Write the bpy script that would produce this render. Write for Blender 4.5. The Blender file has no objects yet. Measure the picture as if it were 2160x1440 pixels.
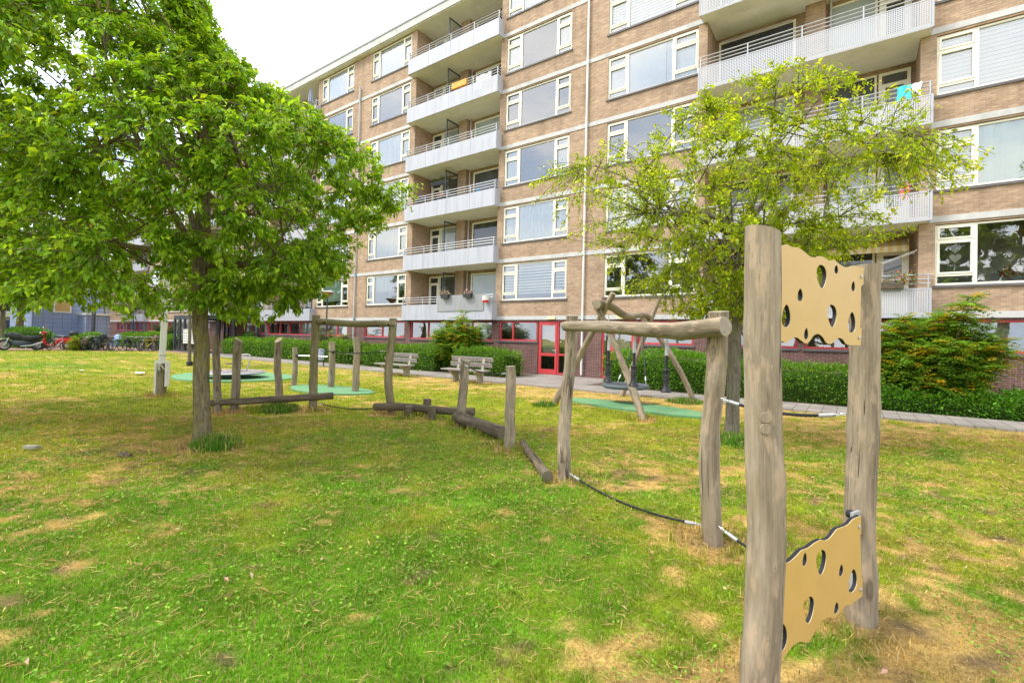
import bpy, math, random
import numpy as np
from mathutils import Vector, Matrix
from mathutils.geometry import tessellate_polygon
random.seed(7); RNG = np.random.default_rng(7)
SC = bpy.context.scene; COL = SC.collection; R = math.radians

# ------------------------------------------------------------------ camera
cam = bpy.data.cameras.new('Camera'); camo = bpy.data.objects.new('Camera', cam); COL.objects.link(camo)
FPX, PITCH, ROLL, YAW = 996.86, 0.0153545, 0.0238032, -0.6245949
fw = Vector((math.sin(YAW)*math.cos(PITCH), math.cos(YAW)*math.cos(PITCH), math.sin(PITCH)))
rt = Vector((math.cos(YAW), -math.sin(YAW), 0)); up = rt.cross(fw)
cr = rt*math.cos(ROLL)+up*math.sin(ROLL); cu = up*math.cos(ROLL)-rt*math.sin(ROLL)
camo.matrix_world = Matrix(((cr.x,cu.x,-fw.x,0),(cr.y,cu.y,-fw.y,0),(cr.z,cu.z,-fw.z,1.6),(0,0,0,1)))
cam.sensor_width = 36; cam.lens = FPX/2160*36; cam.shift_y = -21.3/2160
cam.clip_start = 0.05; cam.clip_end = 2000
SC.camera = camo
CAM = np.array([0,0,1.6])

# ------------------------------------------------------------------ world, sun, exposure
SUN = Vector((-0.60,-0.62,1.15)).normalized()
SUN_EL = math.asin(SUN.z); SUN_ROT = math.atan2(SUN.x, SUN.y)
w = bpy.data.worlds.new("World"); SC.world = w; w.use_nodes = True
nt = w.node_tree; nt.nodes.clear()
def N(nt, typ, **kw):
    n = nt.nodes.new(typ)
    for k, v in kw.items():
        if k.startswith('in_'):
            key = k[3:]; key = int(key) if key.isdigit() else key.replace('_',' ')
            n.inputs[key].default_value = v
        else: setattr(n, k, v)
    return n
def L(nt, a, b): nt.links.new(a, b)
out = N(nt,'ShaderNodeOutputWorld'); mx = N(nt,'ShaderNodeMixShader', in_0=0.9)
sky = N(nt,'ShaderNodeTexSky', sky_type='NISHITA', sun_disc=False, sun_elevation=SUN_EL, sun_rotation=SUN_ROT, dust_density=3.0, air_density=1.2)
b1 = N(nt,'ShaderNodeBackground', in_Strength=0.12); L(nt,sky.outputs[0],b1.inputs[0])
tc = N(nt,'ShaderNodeTexCoord'); mp = N(nt,'ShaderNodeMapping'); mp.inputs['Scale'].default_value = (1,1,2.2)
L(nt,tc.outputs['Generated'],mp.inputs[0])
cl = N(nt,'ShaderNodeTexNoise', in_Scale=3.2, in_Detail=6.0, in_Roughness=.55); L(nt,mp.outputs[0],cl.inputs['Vector'])
rp = N(nt,'ShaderNodeValToRGB'); rp.color_ramp.elements[0].position=.38; rp.color_ramp.elements[0].color=(.52,.64,.82,1)
rp.color_ramp.elements[1].position=.6; rp.color_ramp.elements[1].color=(1,1,1,1); L(nt,cl.outputs[0],rp.inputs[0])
b2 = N(nt,'ShaderNodeBackground', in_Strength=1.12); L(nt,rp.outputs[0],b2.inputs[0])
L(nt,b1.outputs[0],mx.inputs[1]); L(nt,b2.outputs[0],mx.inputs[2]); L(nt,mx.outputs[0],out.inputs[0])
sl = bpy.data.lights.new('Sun','SUN'); sl.energy = 1.5; sl.angle = R(14); sl.color=(1,.95,.87)
slo = bpy.data.objects.new('Sun', sl); COL.objects.link(slo); slo.rotation_euler = SUN.to_track_quat('Z','Y').to_euler(); slo.location=(0,0,60)
SC.view_settings.view_transform='Standard'; SC.view_settings.look='None'; SC.view_settings.exposure=1.38; SC.view_settings.gamma=1; SC.view_settings.use_curve_mapping=False
SC.cycles.max_bounces=8; SC.cycles.transparent_max_bounces=16; SC.cycles.use_denoising=True; SC.cycles.sample_clamp_indirect=6

# ------------------------------------------------------------------ materials
def newmat(name):
    m = bpy.data.materials.new(name); m.use_nodes=True; t=m.node_tree; p=t.nodes['Principled BSDF']; return m,t,p
def ramp(t, fac, stops):
    r=N(t,'ShaderNodeValToRGB'); e=r.color_ramp.elements
    e[0].position,e[0].color=stops[0][0],(*stops[0][1],1); e[1].position,e[1].color=stops[-1][0],(*stops[-1][1],1)
    for p,c in stops[1:-1]:
        x=e.new(p); x.color=(*c,1)
    L(t,fac,r.inputs[0]); return r.outputs[0]
def posvec(t, scale=(1,1,1), attr=None):
    if attr: s=N(t,'ShaderNodeAttribute', attribute_name=attr).outputs['Vector']
    else: s=N(t,'ShaderNodeNewGeometry').outputs['Position']
    m=N(t,'ShaderNodeMapping'); m.inputs['Scale'].default_value=scale; L(t,s,m.inputs[0]); return m.outputs[0]
def noise(t, vec, scale=1, detail=4, rough=.55):
    n=N(t,'ShaderNodeTexNoise', in_Scale=scale, in_Detail=detail, in_Roughness=rough); L(t,vec,n.inputs['Vector']); return n.outputs[0]
def mixc(t, fac, a, b, mode='MIX'):
    m=N(t,'ShaderNodeMix', data_type='RGBA', blend_type=mode)
    for i,v in ((0,fac),(6,a),(7,b)):
        if isinstance(v,(int,float)): m.inputs[i].default_value=v
        elif isinstance(v,tuple): m.inputs[i].default_value=(*v,1)
        else: L(t,v,m.inputs[i])
    return m.outputs[2]
def bump(t, p, h, strength=.3, dist=.01):
    b=N(t,'ShaderNodeBump', in_Strength=strength, in_Distance=dist); L(t,h,b.inputs['Height']); L(t,b.outputs[0],p.inputs['Normal'])
def plain(name, col, rough=.5, metal=0, var=.12, scale=3.0, spec=.4, bumpy=0):
    m,t,p=newmat(name); p.inputs['Roughness'].default_value=rough; p.inputs['Metallic'].default_value=metal; p.inputs['Specular IOR Level'].default_value=spec
    n=noise(t,posvec(t),scale,5,.6); c=tuple(x for x in col)
    o=ramp(t,n,[(.3,tuple(x*(1-var) for x in c)),(.7,tuple(min(1,x*(1+var)) for x in c))]); L(t,o,p.inputs['Base Color'])
    if bumpy: bump(t,p,noise(t,posvec(t),40,4,.6),bumpy,.004)
    return m
def brickmat(name, c1, c2, mortar, bw=.22, bh=.066, var=.25, dirt=.0):
    m,t,p=newmat(name); p.inputs['Roughness'].default_value=.85; p.inputs['Specular IOR Level'].default_value=.25
    g=N(t,'ShaderNodeNewGeometry'); s=N(t,'ShaderNodeSeparateXYZ'); L(t,g.outputs['Position'],s.inputs[0])
    a=N(t,'ShaderNodeMath',operation='ADD'); L(t,s.outputs[0],a.inputs[0]); L(t,s.outputs[1],a.inputs[1])
    c=N(t,'ShaderNodeCombineXYZ'); L(t,a.outputs[0],c.inputs[0]); L(t,s.outputs[2],c.inputs[1])
    b=N(t,'ShaderNodeTexBrick'); b.offset=.5; b.inputs['Scale'].default_value=1; b.inputs['Brick Width'].default_value=bw; b.inputs['Row Height'].default_value=bh
    b.inputs['Mortar Size'].default_value=.009; b.inputs['Mortar Smooth'].default_value=.3; b.inputs['Color1'].default_value=(*c1,1); b.inputs['Color2'].default_value=(*c2,1); b.inputs['Mortar'].default_value=(*mortar,1); b.inputs['Bias'].default_value=-.1
    L(t,c.outputs[0],b.inputs['Vector'])
    n1=noise(t,posvec(t,(1,1,1.6)),.9,6,.6); n2=noise(t,posvec(t,(5,5,15)),1,3,.5)
    v=ramp(t,n1,[(.25,(1-var,)*3),(.75,(1+var*.6,)*3)]); v2=ramp(t,n2,[(.3,(.82,.8,.8)),(.7,(1.12,1.12,1.1))])
    o=mixc(t,1.0,mixc(t,1.0,b.outputs[0],v,'MULTIPLY'),v2,'MULTIPLY'); o=mixc(t,1.0,o,ramp(t,noise(t,posvec(t,(2.2,2.2,.16)),1,5,.6),[(.30,(.80,.79,.78)),(.5,(1,1,1))]),'MULTIPLY'); L(t,o,p.inputs['Base Color'])
    bump(t,p,b.outputs['Fac'],-.4,.006); return m
def woodmat(name, dark, mid, light, tint=(.2,.2,.08), tintf=.3, crack=.9):
    m,t,p=newmat(name); p.inputs['Roughness'].default_value=.85; p.inputs['Specular IOR Level'].default_value=.15
    fine=noise(t,posvec(t,(85,85,2.6),'lc'),1,8,.7); coarse=noise(t,posvec(t,(9,9,1.6),'lc'),1,6,.65); blot=noise(t,posvec(t,(4,4,3),'lc'),1.3,6,.7)
    c=ramp(t,fine,[(.30,dark),(.48,mid),(.70,light)])
    c=mixc(t,.6,c,ramp(t,coarse,[(.34,dark),(.5,mid),(.66,light)]))
    c=mixc(t,ramp(t,blot,[(.48,(0,0,0)),(.70,(tintf,)*3)]),c,tint)
    sp=noise(t,posvec(t,(60,60,22),'lc'),1,4,.6); c=mixc(t,ramp(t,sp,[(.64,(0,0,0)),(.72,(.45,)*3)]),c,tuple(min(1,x*1.35) for x in light))
    pt=noise(t,posvec(t,(17,17,4.5),'lc'),1,5,.6); c=mixc(t,ramp(t,pt,[(.55,(0,0,0)),(.62,(.5,)*3)]),c,(light[0]*1.1,light[1]*.98,light[2]*.88))
    vo=N(t,'ShaderNodeTexVoronoi', in_Scale=1.0); L(t,posvec(t,(5.5,5.5,1.9),'lc'),vo.inputs['Vector']); c=mixc(t,ramp(t,vo.outputs['Distance'],[(.03,(.85,)*3),(.075,(.35,)*3),(.12,(.6,)*3),(.17,(0,0,0))]),c,tuple(x*.8 for x in dark))
    ck=noise(t,posvec(t,(7,7,.045),'lc'),1,4,.55); d=N(t,'ShaderNodeMath',operation='SUBTRACT'); L(t,ck,d.inputs[0]); d.inputs[1].default_value=.5; ab=N(t,'ShaderNodeMath',operation='ABSOLUTE'); L(t,d.outputs[0],ab.inputs[0])
    brk=noise(t,posvec(t,(2,2,1.7),'lc'),1,3,.5); thr=N(t,'ShaderNodeMapRange'); L(t,brk,thr.inputs[0]); thr.inputs[1].default_value=.45; thr.inputs[2].default_value=.66; thr.inputs[3].default_value=.0; thr.inputs[4].default_value=.009
    lt=N(t,'ShaderNodeMath',operation='LESS_THAN'); L(t,ab.outputs[0],lt.inputs[0]); L(t,thr.outputs[0],lt.inputs[1]); ml=N(t,'ShaderNodeMath',operation='MULTIPLY'); L(t,lt.outputs[0],ml.inputs[0]); ml.inputs[1].default_value=crack
    c=mixc(t,ml.outputs[0],c,tuple(x*.3 for x in dark)); L(t,c,p.inputs['Base Color'])
    h=N(t,'ShaderNodeMath',operation='SUBTRACT'); L(t,fine,h.inputs[0]); L(t,ml.outputs[0],h.inputs[1]); bump(t,p,h.outputs[0],.7,.006); return m
def endgrain(name, mid):
    m,t,p=newmat(name); p.inputs['Roughness'].default_value=.85
    v=posvec(t,(1,1,.05),'lc'); wv=N(t,'ShaderNodeTexWave', wave_type='RINGS', in_Scale=40, in_Distortion=1.5, in_Detail=2.0); wv.rings_direction='Z'; L(t,v,wv.inputs['Vector'])
    n=noise(t,posvec(t,(30,30,1),'lc'),1,4,.6)
    c=mixc(t,.5,ramp(t,wv.outputs['Color'],[(.1,tuple(x*.7 for x in mid)),(.9,mid)]),ramp(t,n,[(.3,tuple(x*.6 for x in mid)),(.7,tuple(x*1.15 for x in mid))])); L(t,c,p.inputs['Base Color']); return m
def leafmat(name, rough=.5, trans=.35, spec=.3):
    m,t,p=newmat(name); a=N(t,'ShaderNodeVertexColor',layer_name='Col'); o=t.nodes['Material Output']
    L(t,a.outputs[0],p.inputs['Base Color']); p.inputs['Roughness'].default_value=rough; p.inputs['Specular IOR Level'].default_value=spec
    tr=N(t,'ShaderNodeBsdfTranslucent'); L(t,mixc(t,1.0,a.outputs[0],(1.35,1.25,.6),'MULTIPLY'),tr.inputs[0])
    mx=N(t,'ShaderNodeMixShader',in_0=trans); L(t,p.outputs[0],mx.inputs[1]); L(t,tr.outputs[0],mx.inputs[2]); L(t,mx.outputs[0],o.inputs[0]); return m
def glassmat(name, tint=(1,1,1), ior=1.52, floor=.20):
    m,t,p=newmat(name); o=t.nodes['Material Output']; t.nodes.remove(p)
    tr=N(t,'ShaderNodeBsdfTransparent'); tr.inputs[0].default_value=(*tint,1); gl=N(t,'ShaderNodeBsdfGlossy',in_Roughness=.004)
    n=noise(t,posvec(t),1.6,2,.4); b=N(t,'ShaderNodeBump',in_Strength=.06,in_Distance=.05); L(t,n,b.inputs['Height']); L(t,b.outputs[0],gl.inputs['Normal'])
    f=N(t,'ShaderNodeFresnel',in_IOR=ior); a=N(t,'ShaderNodeMath',operation='MULTIPLY_ADD'); L(t,f.outputs[0],a.inputs[0]); a.inputs[1].default_value=1.7; a.inputs[2].default_value=floor
    c=N(t,'ShaderNodeClamp'); L(t,a.outputs[0],c.inputs[0])
    mx=N(t,'ShaderNodeMixShader'); L(t,c.outputs[0],mx.inputs[0]); L(t,tr.outputs[0],mx.inputs[1]); L(t,gl.outputs[0],mx.inputs[2]); L(t,mx.outputs[0],o.inputs[0]); return m

M={}
M['brick']=brickmat('tan_brick',(.475,.33,.222),(.37,.245,.16),(.31,.24,.18))
M['brick_low']=brickmat('red_brown_brick',(.165,.072,.06),(.125,.055,.05),(.24,.19,.17))
M['band']=plain('concrete_band',(.50,.49,.475),.8,var=.08)
M['soffit']=plain('cream_soffit',(.70,.68,.60),.8,var=.06,scale=1.5)
M['roofedge']=plain('roof_edge_metal',(.33,.34,.36),.5,var=.06)
M['frame']=plain('cream_frame',(.80,.76,.63),.45,var=.03)
M['redframe']=plain('red_frame',(.52,.055,.06),.4,var=.08)
M['sill']=plain('dark_sill',(.12,.11,.115),.7)
M['glass']=glassmat('window_glass')
M['int']=plain('room_interior',(.26,.25,.23),.9,var=.45,scale=.9)
M['bglass']=plain('balcony_door_glass',(.05,.055,.06),.04,spec=.9,var=.6,scale=.6)
M['bglass2']=plain('balcony_net_glass',(.33,.37,.36),.06,spec=.8,var=.25,scale=.6)
M['net']=plain('white_net',(.72,.74,.74),.9,var=.05)
M['greennet']=plain('green_net',(.35,.42,.37),.9,var=.1)
M['mint']=plain('mint_blind',(.45,.62,.55),.9,var=.04)
M['ochre']=plain('ochre_blind',(.52,.35,.13),.9,var=.08)
M['white']=plain('white_blind',(.80,.82,.82),.8,var=.03)
M['grey']=plain('grey_blind',(.42,.41,.40),.8,var=.06)
M['pipe_w']=plain('white_pipe',(.70,.69,.66),.4,var=.06); M['pipe_b']=plain('blue_grey_pipe',(.30,.40,.45),.5,var=.15); M['pipe_g']=plain('grey_pipe',(.45,.45,.45),.5,var=.1)
M['galv']=plain('galvanised_steel',(.42,.42,.44),.42,metal=.35,var=.1)
M['steel']=plain('polished_steel',(.72,.72,.74),.25,metal=.8,var=.05)
M['black']=plain('black_rubber',(.018,.018,.02),.5,var=.2); M['dgrey']=plain('dark_grey_frame',(.045,.052,.06),.45,var=.15); M['screen']=glassmat('screen_glass',(.75,.78,.8),1.45,.05)
M['wood']=woodmat('weathered_wood',(.085,.064,.043),(.255,.205,.145),(.42,.345,.26),(.235,.19,.115),.45)
M['woodB']=woodmat('mossy_wood',(.10,.082,.046),(.235,.192,.115),(.34,.285,.185),(.16,.16,.04),.65)
M['woodD']=woodmat('dark_log_wood',(.05,.037,.026),(.115,.088,.06),(.20,.16,.115),(.10,.09,.045),.4)
M['end']=endgrain('cut_end',(.44,.34,.20)); M['endg']=endgrain('grey_cut_end',(.36,.30,.22)); M['endD']=endgrain('dark_cut_end',(.15,.12,.08))
M['plank']=plain('bench_plank',(.27,.235,.215),.8,var=.2,scale=9); M['conc']=plain('bench_concrete',(.30,.28,.22),.9,var=.25,scale=8)
M['hdpe']=plain('tan_panel_skin',(.53,.335,.10),.45,var=.05,scale=5); M['hdpe_edge']=plain('dark_panel_core',(.022,.023,.027),.6,spec=.15); M['hdpe_lip']=plain('pale_panel_lip',(.64,.50,.30),.6)
M['rubber']=plain('green_rubber',(.12,.275,.125),.85,var=.18,scale=14,bumpy=.4)
def worn(m,col,lo,hi,f,scale):
    t=m.node_tree; p=t.nodes['Principled BSDF']; s=p.inputs['Base Color'].links[0].from_socket; L(t,mixc(t,ramp(t,noise(t,posvec(t,(1,1,1)),scale,7,.7),[(lo,(0,0,0)),(hi,(f,f,f))]),s,col),p.inputs['Base Color'])
worn(M['rubber'],(.30,.27,.15),.5,.75,.45,1.6); worn(M['hdpe'],(.36,.23,.085),.52,.75,.18,5); worn(M['hdpe'],(.62,.45,.22),.60,.70,.10,23); worn(M['band'],(.26,.25,.23),.48,.72,.6,1.1); worn(M['soffit'],(.38,.35,.28),.5,.75,.45,.9);
M['leaf']=leafmat('leaf',.5,.5); M['leafH']=leafmat('hedge_leaf',.5,.35); M['grass']=leafmat('grass_blade',.6,.3,.2); M['petal']=leafmat('petal',.7,.3,.1)
def barkmat(name,a,b,c,lich):
    m,t,p=newmat(name); p.inputs['Roughness'].default_value=.9; p.inputs['Specular IOR Level'].default_value=.15
    n=noise(t,posvec(t,(30,30,5)),1,7,.72); n2=noise(t,posvec(t,(1.5,1.5,1.5)),2.4,5,.6); n3=noise(t,posvec(t,(9,9,9)),2,4,.6)
    o=ramp(t,n,[(.32,a),(.5,b),(.7,c)]); o=mixc(t,ramp(t,n2,[(.47,(0,0,0)),(.66,(.6,.6,.6))]),o,lich); o=mixc(t,ramp(t,n3,[(.6,(0,0,0)),(.7,(.55,)*3)]),o,(.30,.28,.16)); L(t,o,p.inputs['Base Color']); bump(t,p,n,.9,.02); return m
M['bark']=barkmat('tree_bark',(.055,.043,.025),(.165,.13,.075),(.28,.225,.14),(.22,.19,.03))
M['bark2']=barkmat('grey_bark',(.06,.05,.04),(.15,.125,.095),(.23,.2,.155),(.16,.15,.09)); M['twig']=plain('twig',(.10,.07,.04),.85,var=.3,scale=8)
def panelmat(name,col,streak,sf=.35,tile=.0):
    m,t,p=newmat(name); p.inputs['Roughness'].default_value=.55
    n=noise(t,posvec(t,(3,3,.35)),1.6,6,.65); o=mixc(t,ramp(t,n,[(.45,(0,0,0)),(.75,(sf,)*3)]),col,streak); L(t,o,p.inputs['Base Color']); return m
M['bpanel']=panelmat('balcony_panel',(.43,.432,.478),(.28,.278,.295),.6); M['reed']=panelmat('grey_reed',(.30,.30,.31),(.20,.20,.205),.6)
worn(M['bpanel'],(.27,.265,.265),.55,.75,.45,.7)
def stripepanel():
    m,t,p=newmat('striped_balcony_panel'); p.inputs['Roughness'].default_value=.5
    g=N(t,'ShaderNodeNewGeometry'); s=N(t,'ShaderNodeSeparateXYZ'); L(t,g.outputs['Position'],s.inputs[0])
    q=N(t,'ShaderNodeMath',operation='MULTIPLY_ADD'); L(t,s.outputs[2],q.inputs[0]); q.inputs[1].default_value=.45; L(t,s.outputs[0],q.inputs[2])
    f=N(t,'ShaderNodeMath',operation='MULTIPLY'); L(t,q.outputs[0],f.inputs[0]); f.inputs[1].default_value=2.6
    fr=N(t,'ShaderNodeMath',operation='FRACT'); L(t,f.outputs[0],fr.inputs[0])
    c=ramp(t,fr.outputs[0],[(.0,(.37,.365,.395)),(.45,(.42,.355,.30)),(.58,(.20,.31,.54)),(.85,(.37,.365,.395))])
    n=noise(t,posvec(t),.8,2,.5); o=mixc(t,ramp(t,n,[(.42,(0,0,0)),(.6,(.8,)*3)]),(.365,.36,.385),c); L(t,o,p.inputs['Base Color']); return m
M['spanel']=stripepanel()
def perf():
    m,t,p=newmat('perforated_panel'); o=t.nodes['Material Output']; p.inputs['Base Color'].default_value=(.47,.47,.50,1); p.inputs['Roughness'].default_value=.5
    g=N(t,'ShaderNodeNewGeometry'); s=N(t,'ShaderNodeSeparateXYZ'); L(t,g.outputs['Position'],s.inputs[0]); fs=[]
    a=N(t,'ShaderNodeMath',operation='ADD'); L(t,s.outputs[0],a.inputs[0]); L(t,s.outputs[1],a.inputs[1])
    for src in (a.outputs[0],s.outputs[2]):
        q=N(t,'ShaderNodeMath',operation='MULTIPLY'); L(t,src,q.inputs[0]); q.inputs[1].default_value=1/.054
        fr=N(t,'ShaderNodeMath',operation='FRACT'); L(t,q.outputs[0],fr.inputs[0])
        cpr=N(t,'ShaderNodeMath',operation='COMPARE'); L(t,fr.outputs[0],cpr.inputs[0]); cpr.inputs[1].default_value=.5; cpr.inputs[2].default_value=.27; fs.append(cpr.outputs[0])
    mm=N(t,'ShaderNodeMath',operation='MULTIPLY'); L(t,fs[0],mm.inputs[0]); L(t,fs[1],mm.inputs[1])
    tr=N(t,'ShaderNodeBsdfTransparent'); mx=N(t,'ShaderNodeMixShader'); L(t,mm.outputs[0],mx.inputs[0]); L(t,p.outputs[0],mx.inputs[1]); L(t,tr.outputs[0],mx.inputs[2]); L(t,mx.outputs[0],o.inputs[0]); return m
M['perf']=perf()
def paving(name,c1,c2,mort,w_,h_,rot=0):
    m,t,p=newmat(name); p.inputs['Roughness'].default_value=.9
    b=N(t,'ShaderNodeTexBrick'); b.inputs['Scale'].default_value=1; b.offset=.5; b.inputs['Brick Width'].default_value=w_; b.inputs['Row Height'].default_value=h_; b.inputs['Mortar Size'].default_value=.008
    b.inputs['Color1'].default_value=(*c1,1); b.inputs['Color2'].default_value=(*c2,1); b.inputs['Mortar'].default_value=(*mort,1)
    v=N(t,'ShaderNodeMapping'); v.inputs['Rotation'].default_value=(0,0,rot); L(t,posvec(t),v.inputs[0]); L(t,v.outputs[0],b.inputs['Vector'])
    n=noise(t,posvec(t),1.2,6,.65); o=mixc(t,1.0,b.outputs[0],ramp(t,n,[(.3,(.72,.72,.7)),(.7,(1.15,1.13,1.1))]),'MULTIPLY'); L(t,o,p.inputs['Base Color']); bump(t,p,b.outputs['Fac'],-.5,.01); return m
M['path']=paving('path_tiles',(.30,.265,.235),(.24,.21,.19),(.09,.08,.06),.3,.3,R(90)); M['plaza']=paving('red_pavers',(.33,.19,.14),(.27,.155,.12),(.15,.11,.09),.2,.1)
worn(M['path'],(.16,.14,.10),.54,.76,.4,.8); M['soil']=plain('bed_soil',(.10,.075,.05),.95,var=.35,scale=12,bumpy=.8); M['asphalt']=plain('asphalt',(.06,.06,.062),.9,var=.2,scale=6)
def colmat(name, col, rough=.45, spec=.4, metal=0): M[name]=plain(name,col,rough,metal,.06,4,spec); return M[name]
for n_,c_ in dict(mirror_red=(.55,.01,.015),lime=(.42,.48,.08),bike_blue=(.03,.22,.50),bike_yellow=(.70,.38,.02),car_grey=(.25,.28,.33),car_dark=(.05,.06,.075),slate_blue=(.16,.21,.33),pale=(.72,.70,.66),turq=(.05,.55,.62),pink=(.75,.12,.25),violet=(.25,.12,.45),orange=(.75,.33,.04),bag_blue=(.40,.52,.70),fence_brown=(.20,.14,.08),lampcopper=(.33,.17,.10),cream_box=(.78,.68,.40),yellow=(.75,.52,.03),sandwall=(.46,.42,.36)).items(): colmat(n_,c_)
colmat('flagwhite',(.80,.77,.71),.5); colmat('flower_red',(.70,.10,.12),.7); colmat('seatgrey',(.085,.10,.115),.6); colmat('pot',(.05,.055,.06),.6); colmat('bluegrey',(.30,.33,.42),.6)
def awn():
    m,t,p=newmat('striped_awning'); p.inputs['Roughness'].default_value=.8
    g=N(t,'ShaderNodeNewGeometry'); s=N(t,'ShaderNodeSeparateXYZ'); L(t,g.outputs['Position'],s.inputs[0]); f=N(t,'ShaderNodeMath',operation='MULTIPLY'); L(t,s.outputs[0],f.inputs[0]); f.inputs[1].default_value=4.5
    fr=N(t,'ShaderNodeMath',operation='FRACT'); L(t,f.outputs[0],fr.inputs[0]); L(t,ramp(t,fr.outputs[0],[(.45,(.62,.42,.16)),(.55,(.62,.55,.38))]),p.inputs['Base Color']); return m
M['awning']=awn()

# ------------------------------------------------------------------ mesh helpers
class MB:
    def __init__(s): s.V=[]; s.F=[]; s.C=[]; s.MI=[]; s.mi=0
    def add(s,vs,fs,lc=None):
        o=len(s.V); s.V+= [tuple(v) for v in vs]; s.C += ([tuple(c) for c in lc] if lc is not None else [tuple(v) for v in vs])
        s.F+=[tuple(i+o for i in f) for f in fs]; s.MI+=[s.mi]*len(fs); return s
    def box(s,x0,x1,y0,y1,z0,z1):
        v=[(x0,y0,z0),(x1,y0,z0),(x1,y1,z0),(x0,y1,z0),(x0,y0,z1),(x1,y0,z1),(x1,y1,z1),(x0,y1,z1)]
        return s.add(v,[(0,3,2,1),(4,5,6,7),(0,1,5,4),(1,2,6,5),(2,3,7,6),(3,0,4,7)])
    def obox(s,c,ax,ay,az):
        c=Vector(c);ax=Vector(ax);ay=Vector(ay);az=Vector(az)
        v=[c+sx*ax+sy*ay+sz*az for sz in (-1,1) for sx,sy in ((-1,-1),(1,-1),(1,1),(-1,1))]
        return s.add(v,[(0,3,2,1),(4,5,6,7),(0,1,5,4),(1,2,6,5),(2,3,7,6),(3,0,4,7)])
    def quad(s,a,b,c,d): return s.add([a,b,c,d],[(0,1,2,3)])
    def tube(s,pts,rad,seg=8,cap=True,noise=0,seed=0,capmat=None,capn=None,knots=0):
        pts=[Vector(p) for p in pts]; n=len(pts)
        if not hasattr(rad,'__len__'): rad=[rad]*n
        rr=random.Random(seed); vs=[];lc=[];fs=[]; off=Vector((rr.uniform(0,50),rr.uniform(0,50),rr.uniform(0,50)))
        T=[(pts[min(i+1,n-1)]-pts[max(i-1,0)]).normalized() for i in range(n)]
        ref=Vector((0,0,1)) if abs(T[0].z)<.9 else Vector((1,0,0)); a=T[0].cross(ref).normalized(); ln=0
        ph=[(rr.uniform(0,6.28),rr.randint(1,3),rr.uniform(1,6)) for _ in range(5)]
        kn=[(rr.uniform(0,6.28),rr.uniform(.1,.9),rr.uniform(.03,.07)) for _ in range(knots)]
        for i in range(n):
            if i: ln+=(pts[i]-pts[i-1]).length
            a=(a-T[i]*a.dot(T[i])).normalized(); b=T[i].cross(a)
            for k in range(seg):
                th=6.28318*k/seg; r=rad[i]
                if noise:
                    r*=1+noise*sum(math.sin(q[1]*th+q[2]*ln*2+q[0]) for q in ph)/3
                    for kt,kf,kr in kn:
                        dt=math.atan2(math.sin(th-kt),math.cos(th-kt))*rad[i]; dz=(i/(n-1)-kf)*ln if False else (i/(n-1)-kf)*2.0
                        r+=.010*math.exp(-(dt*dt+dz*dz)/(2*kr*kr))
                vs.append(pts[i]+(a*math.cos(th)+b*math.sin(th))*r); lc.append((off.x+r*math.cos(th),off.y+r*math.sin(th),off.z+ln))
        for i in range(n-1):
            for k in range(seg):
                k2=(k+1)%seg; fs.append((i*seg+k,i*seg+k2,(i+1)*seg+k2,(i+1)*seg+k))
        if capn is not None:
            cn=Vector(capn); 
            for k in range(seg):
                v=vs[(n-1)*seg+k]; d=(v-pts[-1]).dot(cn)/max(.2,T[-1].dot(cn)); vs[(n-1)*seg+k]=v-T[-1]*d
        s.add(vs,fs,lc); o=len(s.V)-len(vs)
        if cap:
            keep=s.mi
            if capmat is not None: s.mi=capmat
            for ring,rev in ((0,True),(n-1,False)):
                idx=[o+ring*seg+k for k in range(seg)]
                cv=sum((Vector(s.V[i]) for i in idx),Vector())/seg; c0=len(s.V); s.V.append(tuple(cv+T[ring]*(.004 if not rev else -.004))); s.C.append((0,0,off.z+ring))
                base=len(s.V); 
                for k,i in enumerate(idx): s.V.append(s.V[i]); th=6.28318*k/seg; s.C.append((rad[ring]*math.cos(th),rad[ring]*math.sin(th),off.z+ring))
                for k in range(seg):
                    k2=(k+1)%seg; f=(base+k2,base+k,c0) if rev else (base+k,base+k2,c0); s.F.append(f); s.MI.append(s.mi)
            s.mi=keep
        return s
    def lathe(s,c,prof,seg=16,axis=(0,0,1)):
        c=Vector(c); z=Vector(axis).normalized(); x=z.orthogonal().normalized(); y=z.cross(x); vs=[];fs=[]
        for r,h in prof:
            for k in range(seg):
                t=6.28318*k/seg; vs.append(c+z*h+(x*math.cos(t)+y*math.sin(t))*r)
        for i in range(len(prof)-1):
            for k in range(seg):
                k2=(k+1)%seg; fs.append((i*seg+k,i*seg+k2,(i+1)*seg+k2,(i+1)*seg+k))
        fs.append(tuple(range(seg-1,-1,-1))); fs.append(tuple((len(prof)-1)*seg+k for k in range(seg))); return s.add(vs,fs)
    def ring(s,c,ax,ay,R0,r0,seg=28,ts=6,sy=1.0):
        c=Vector(c);ax=Vector(ax).normalized();ay=Vector(ay).normalized();az=ax.cross(ay); vs=[];fs=[]
        for i in range(seg):
            t=6.28318*i/seg; d=ax*math.cos(t)+ay*math.sin(t)*sy; d2=d.normalized()
            for k in range(ts):
                u=6.28318*k/ts; vs.append(c+d*R0+(d2*math.cos(u)+az*math.sin(u))*r0)
        for i in range(seg):
            for k in range(ts):
                i2=(i+1)%seg;k2=(k+1)%ts; fs.append((i*ts+k,i2*ts+k,i2*ts+k2,i*ts+k2))
        return s.add(vs,fs)
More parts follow.
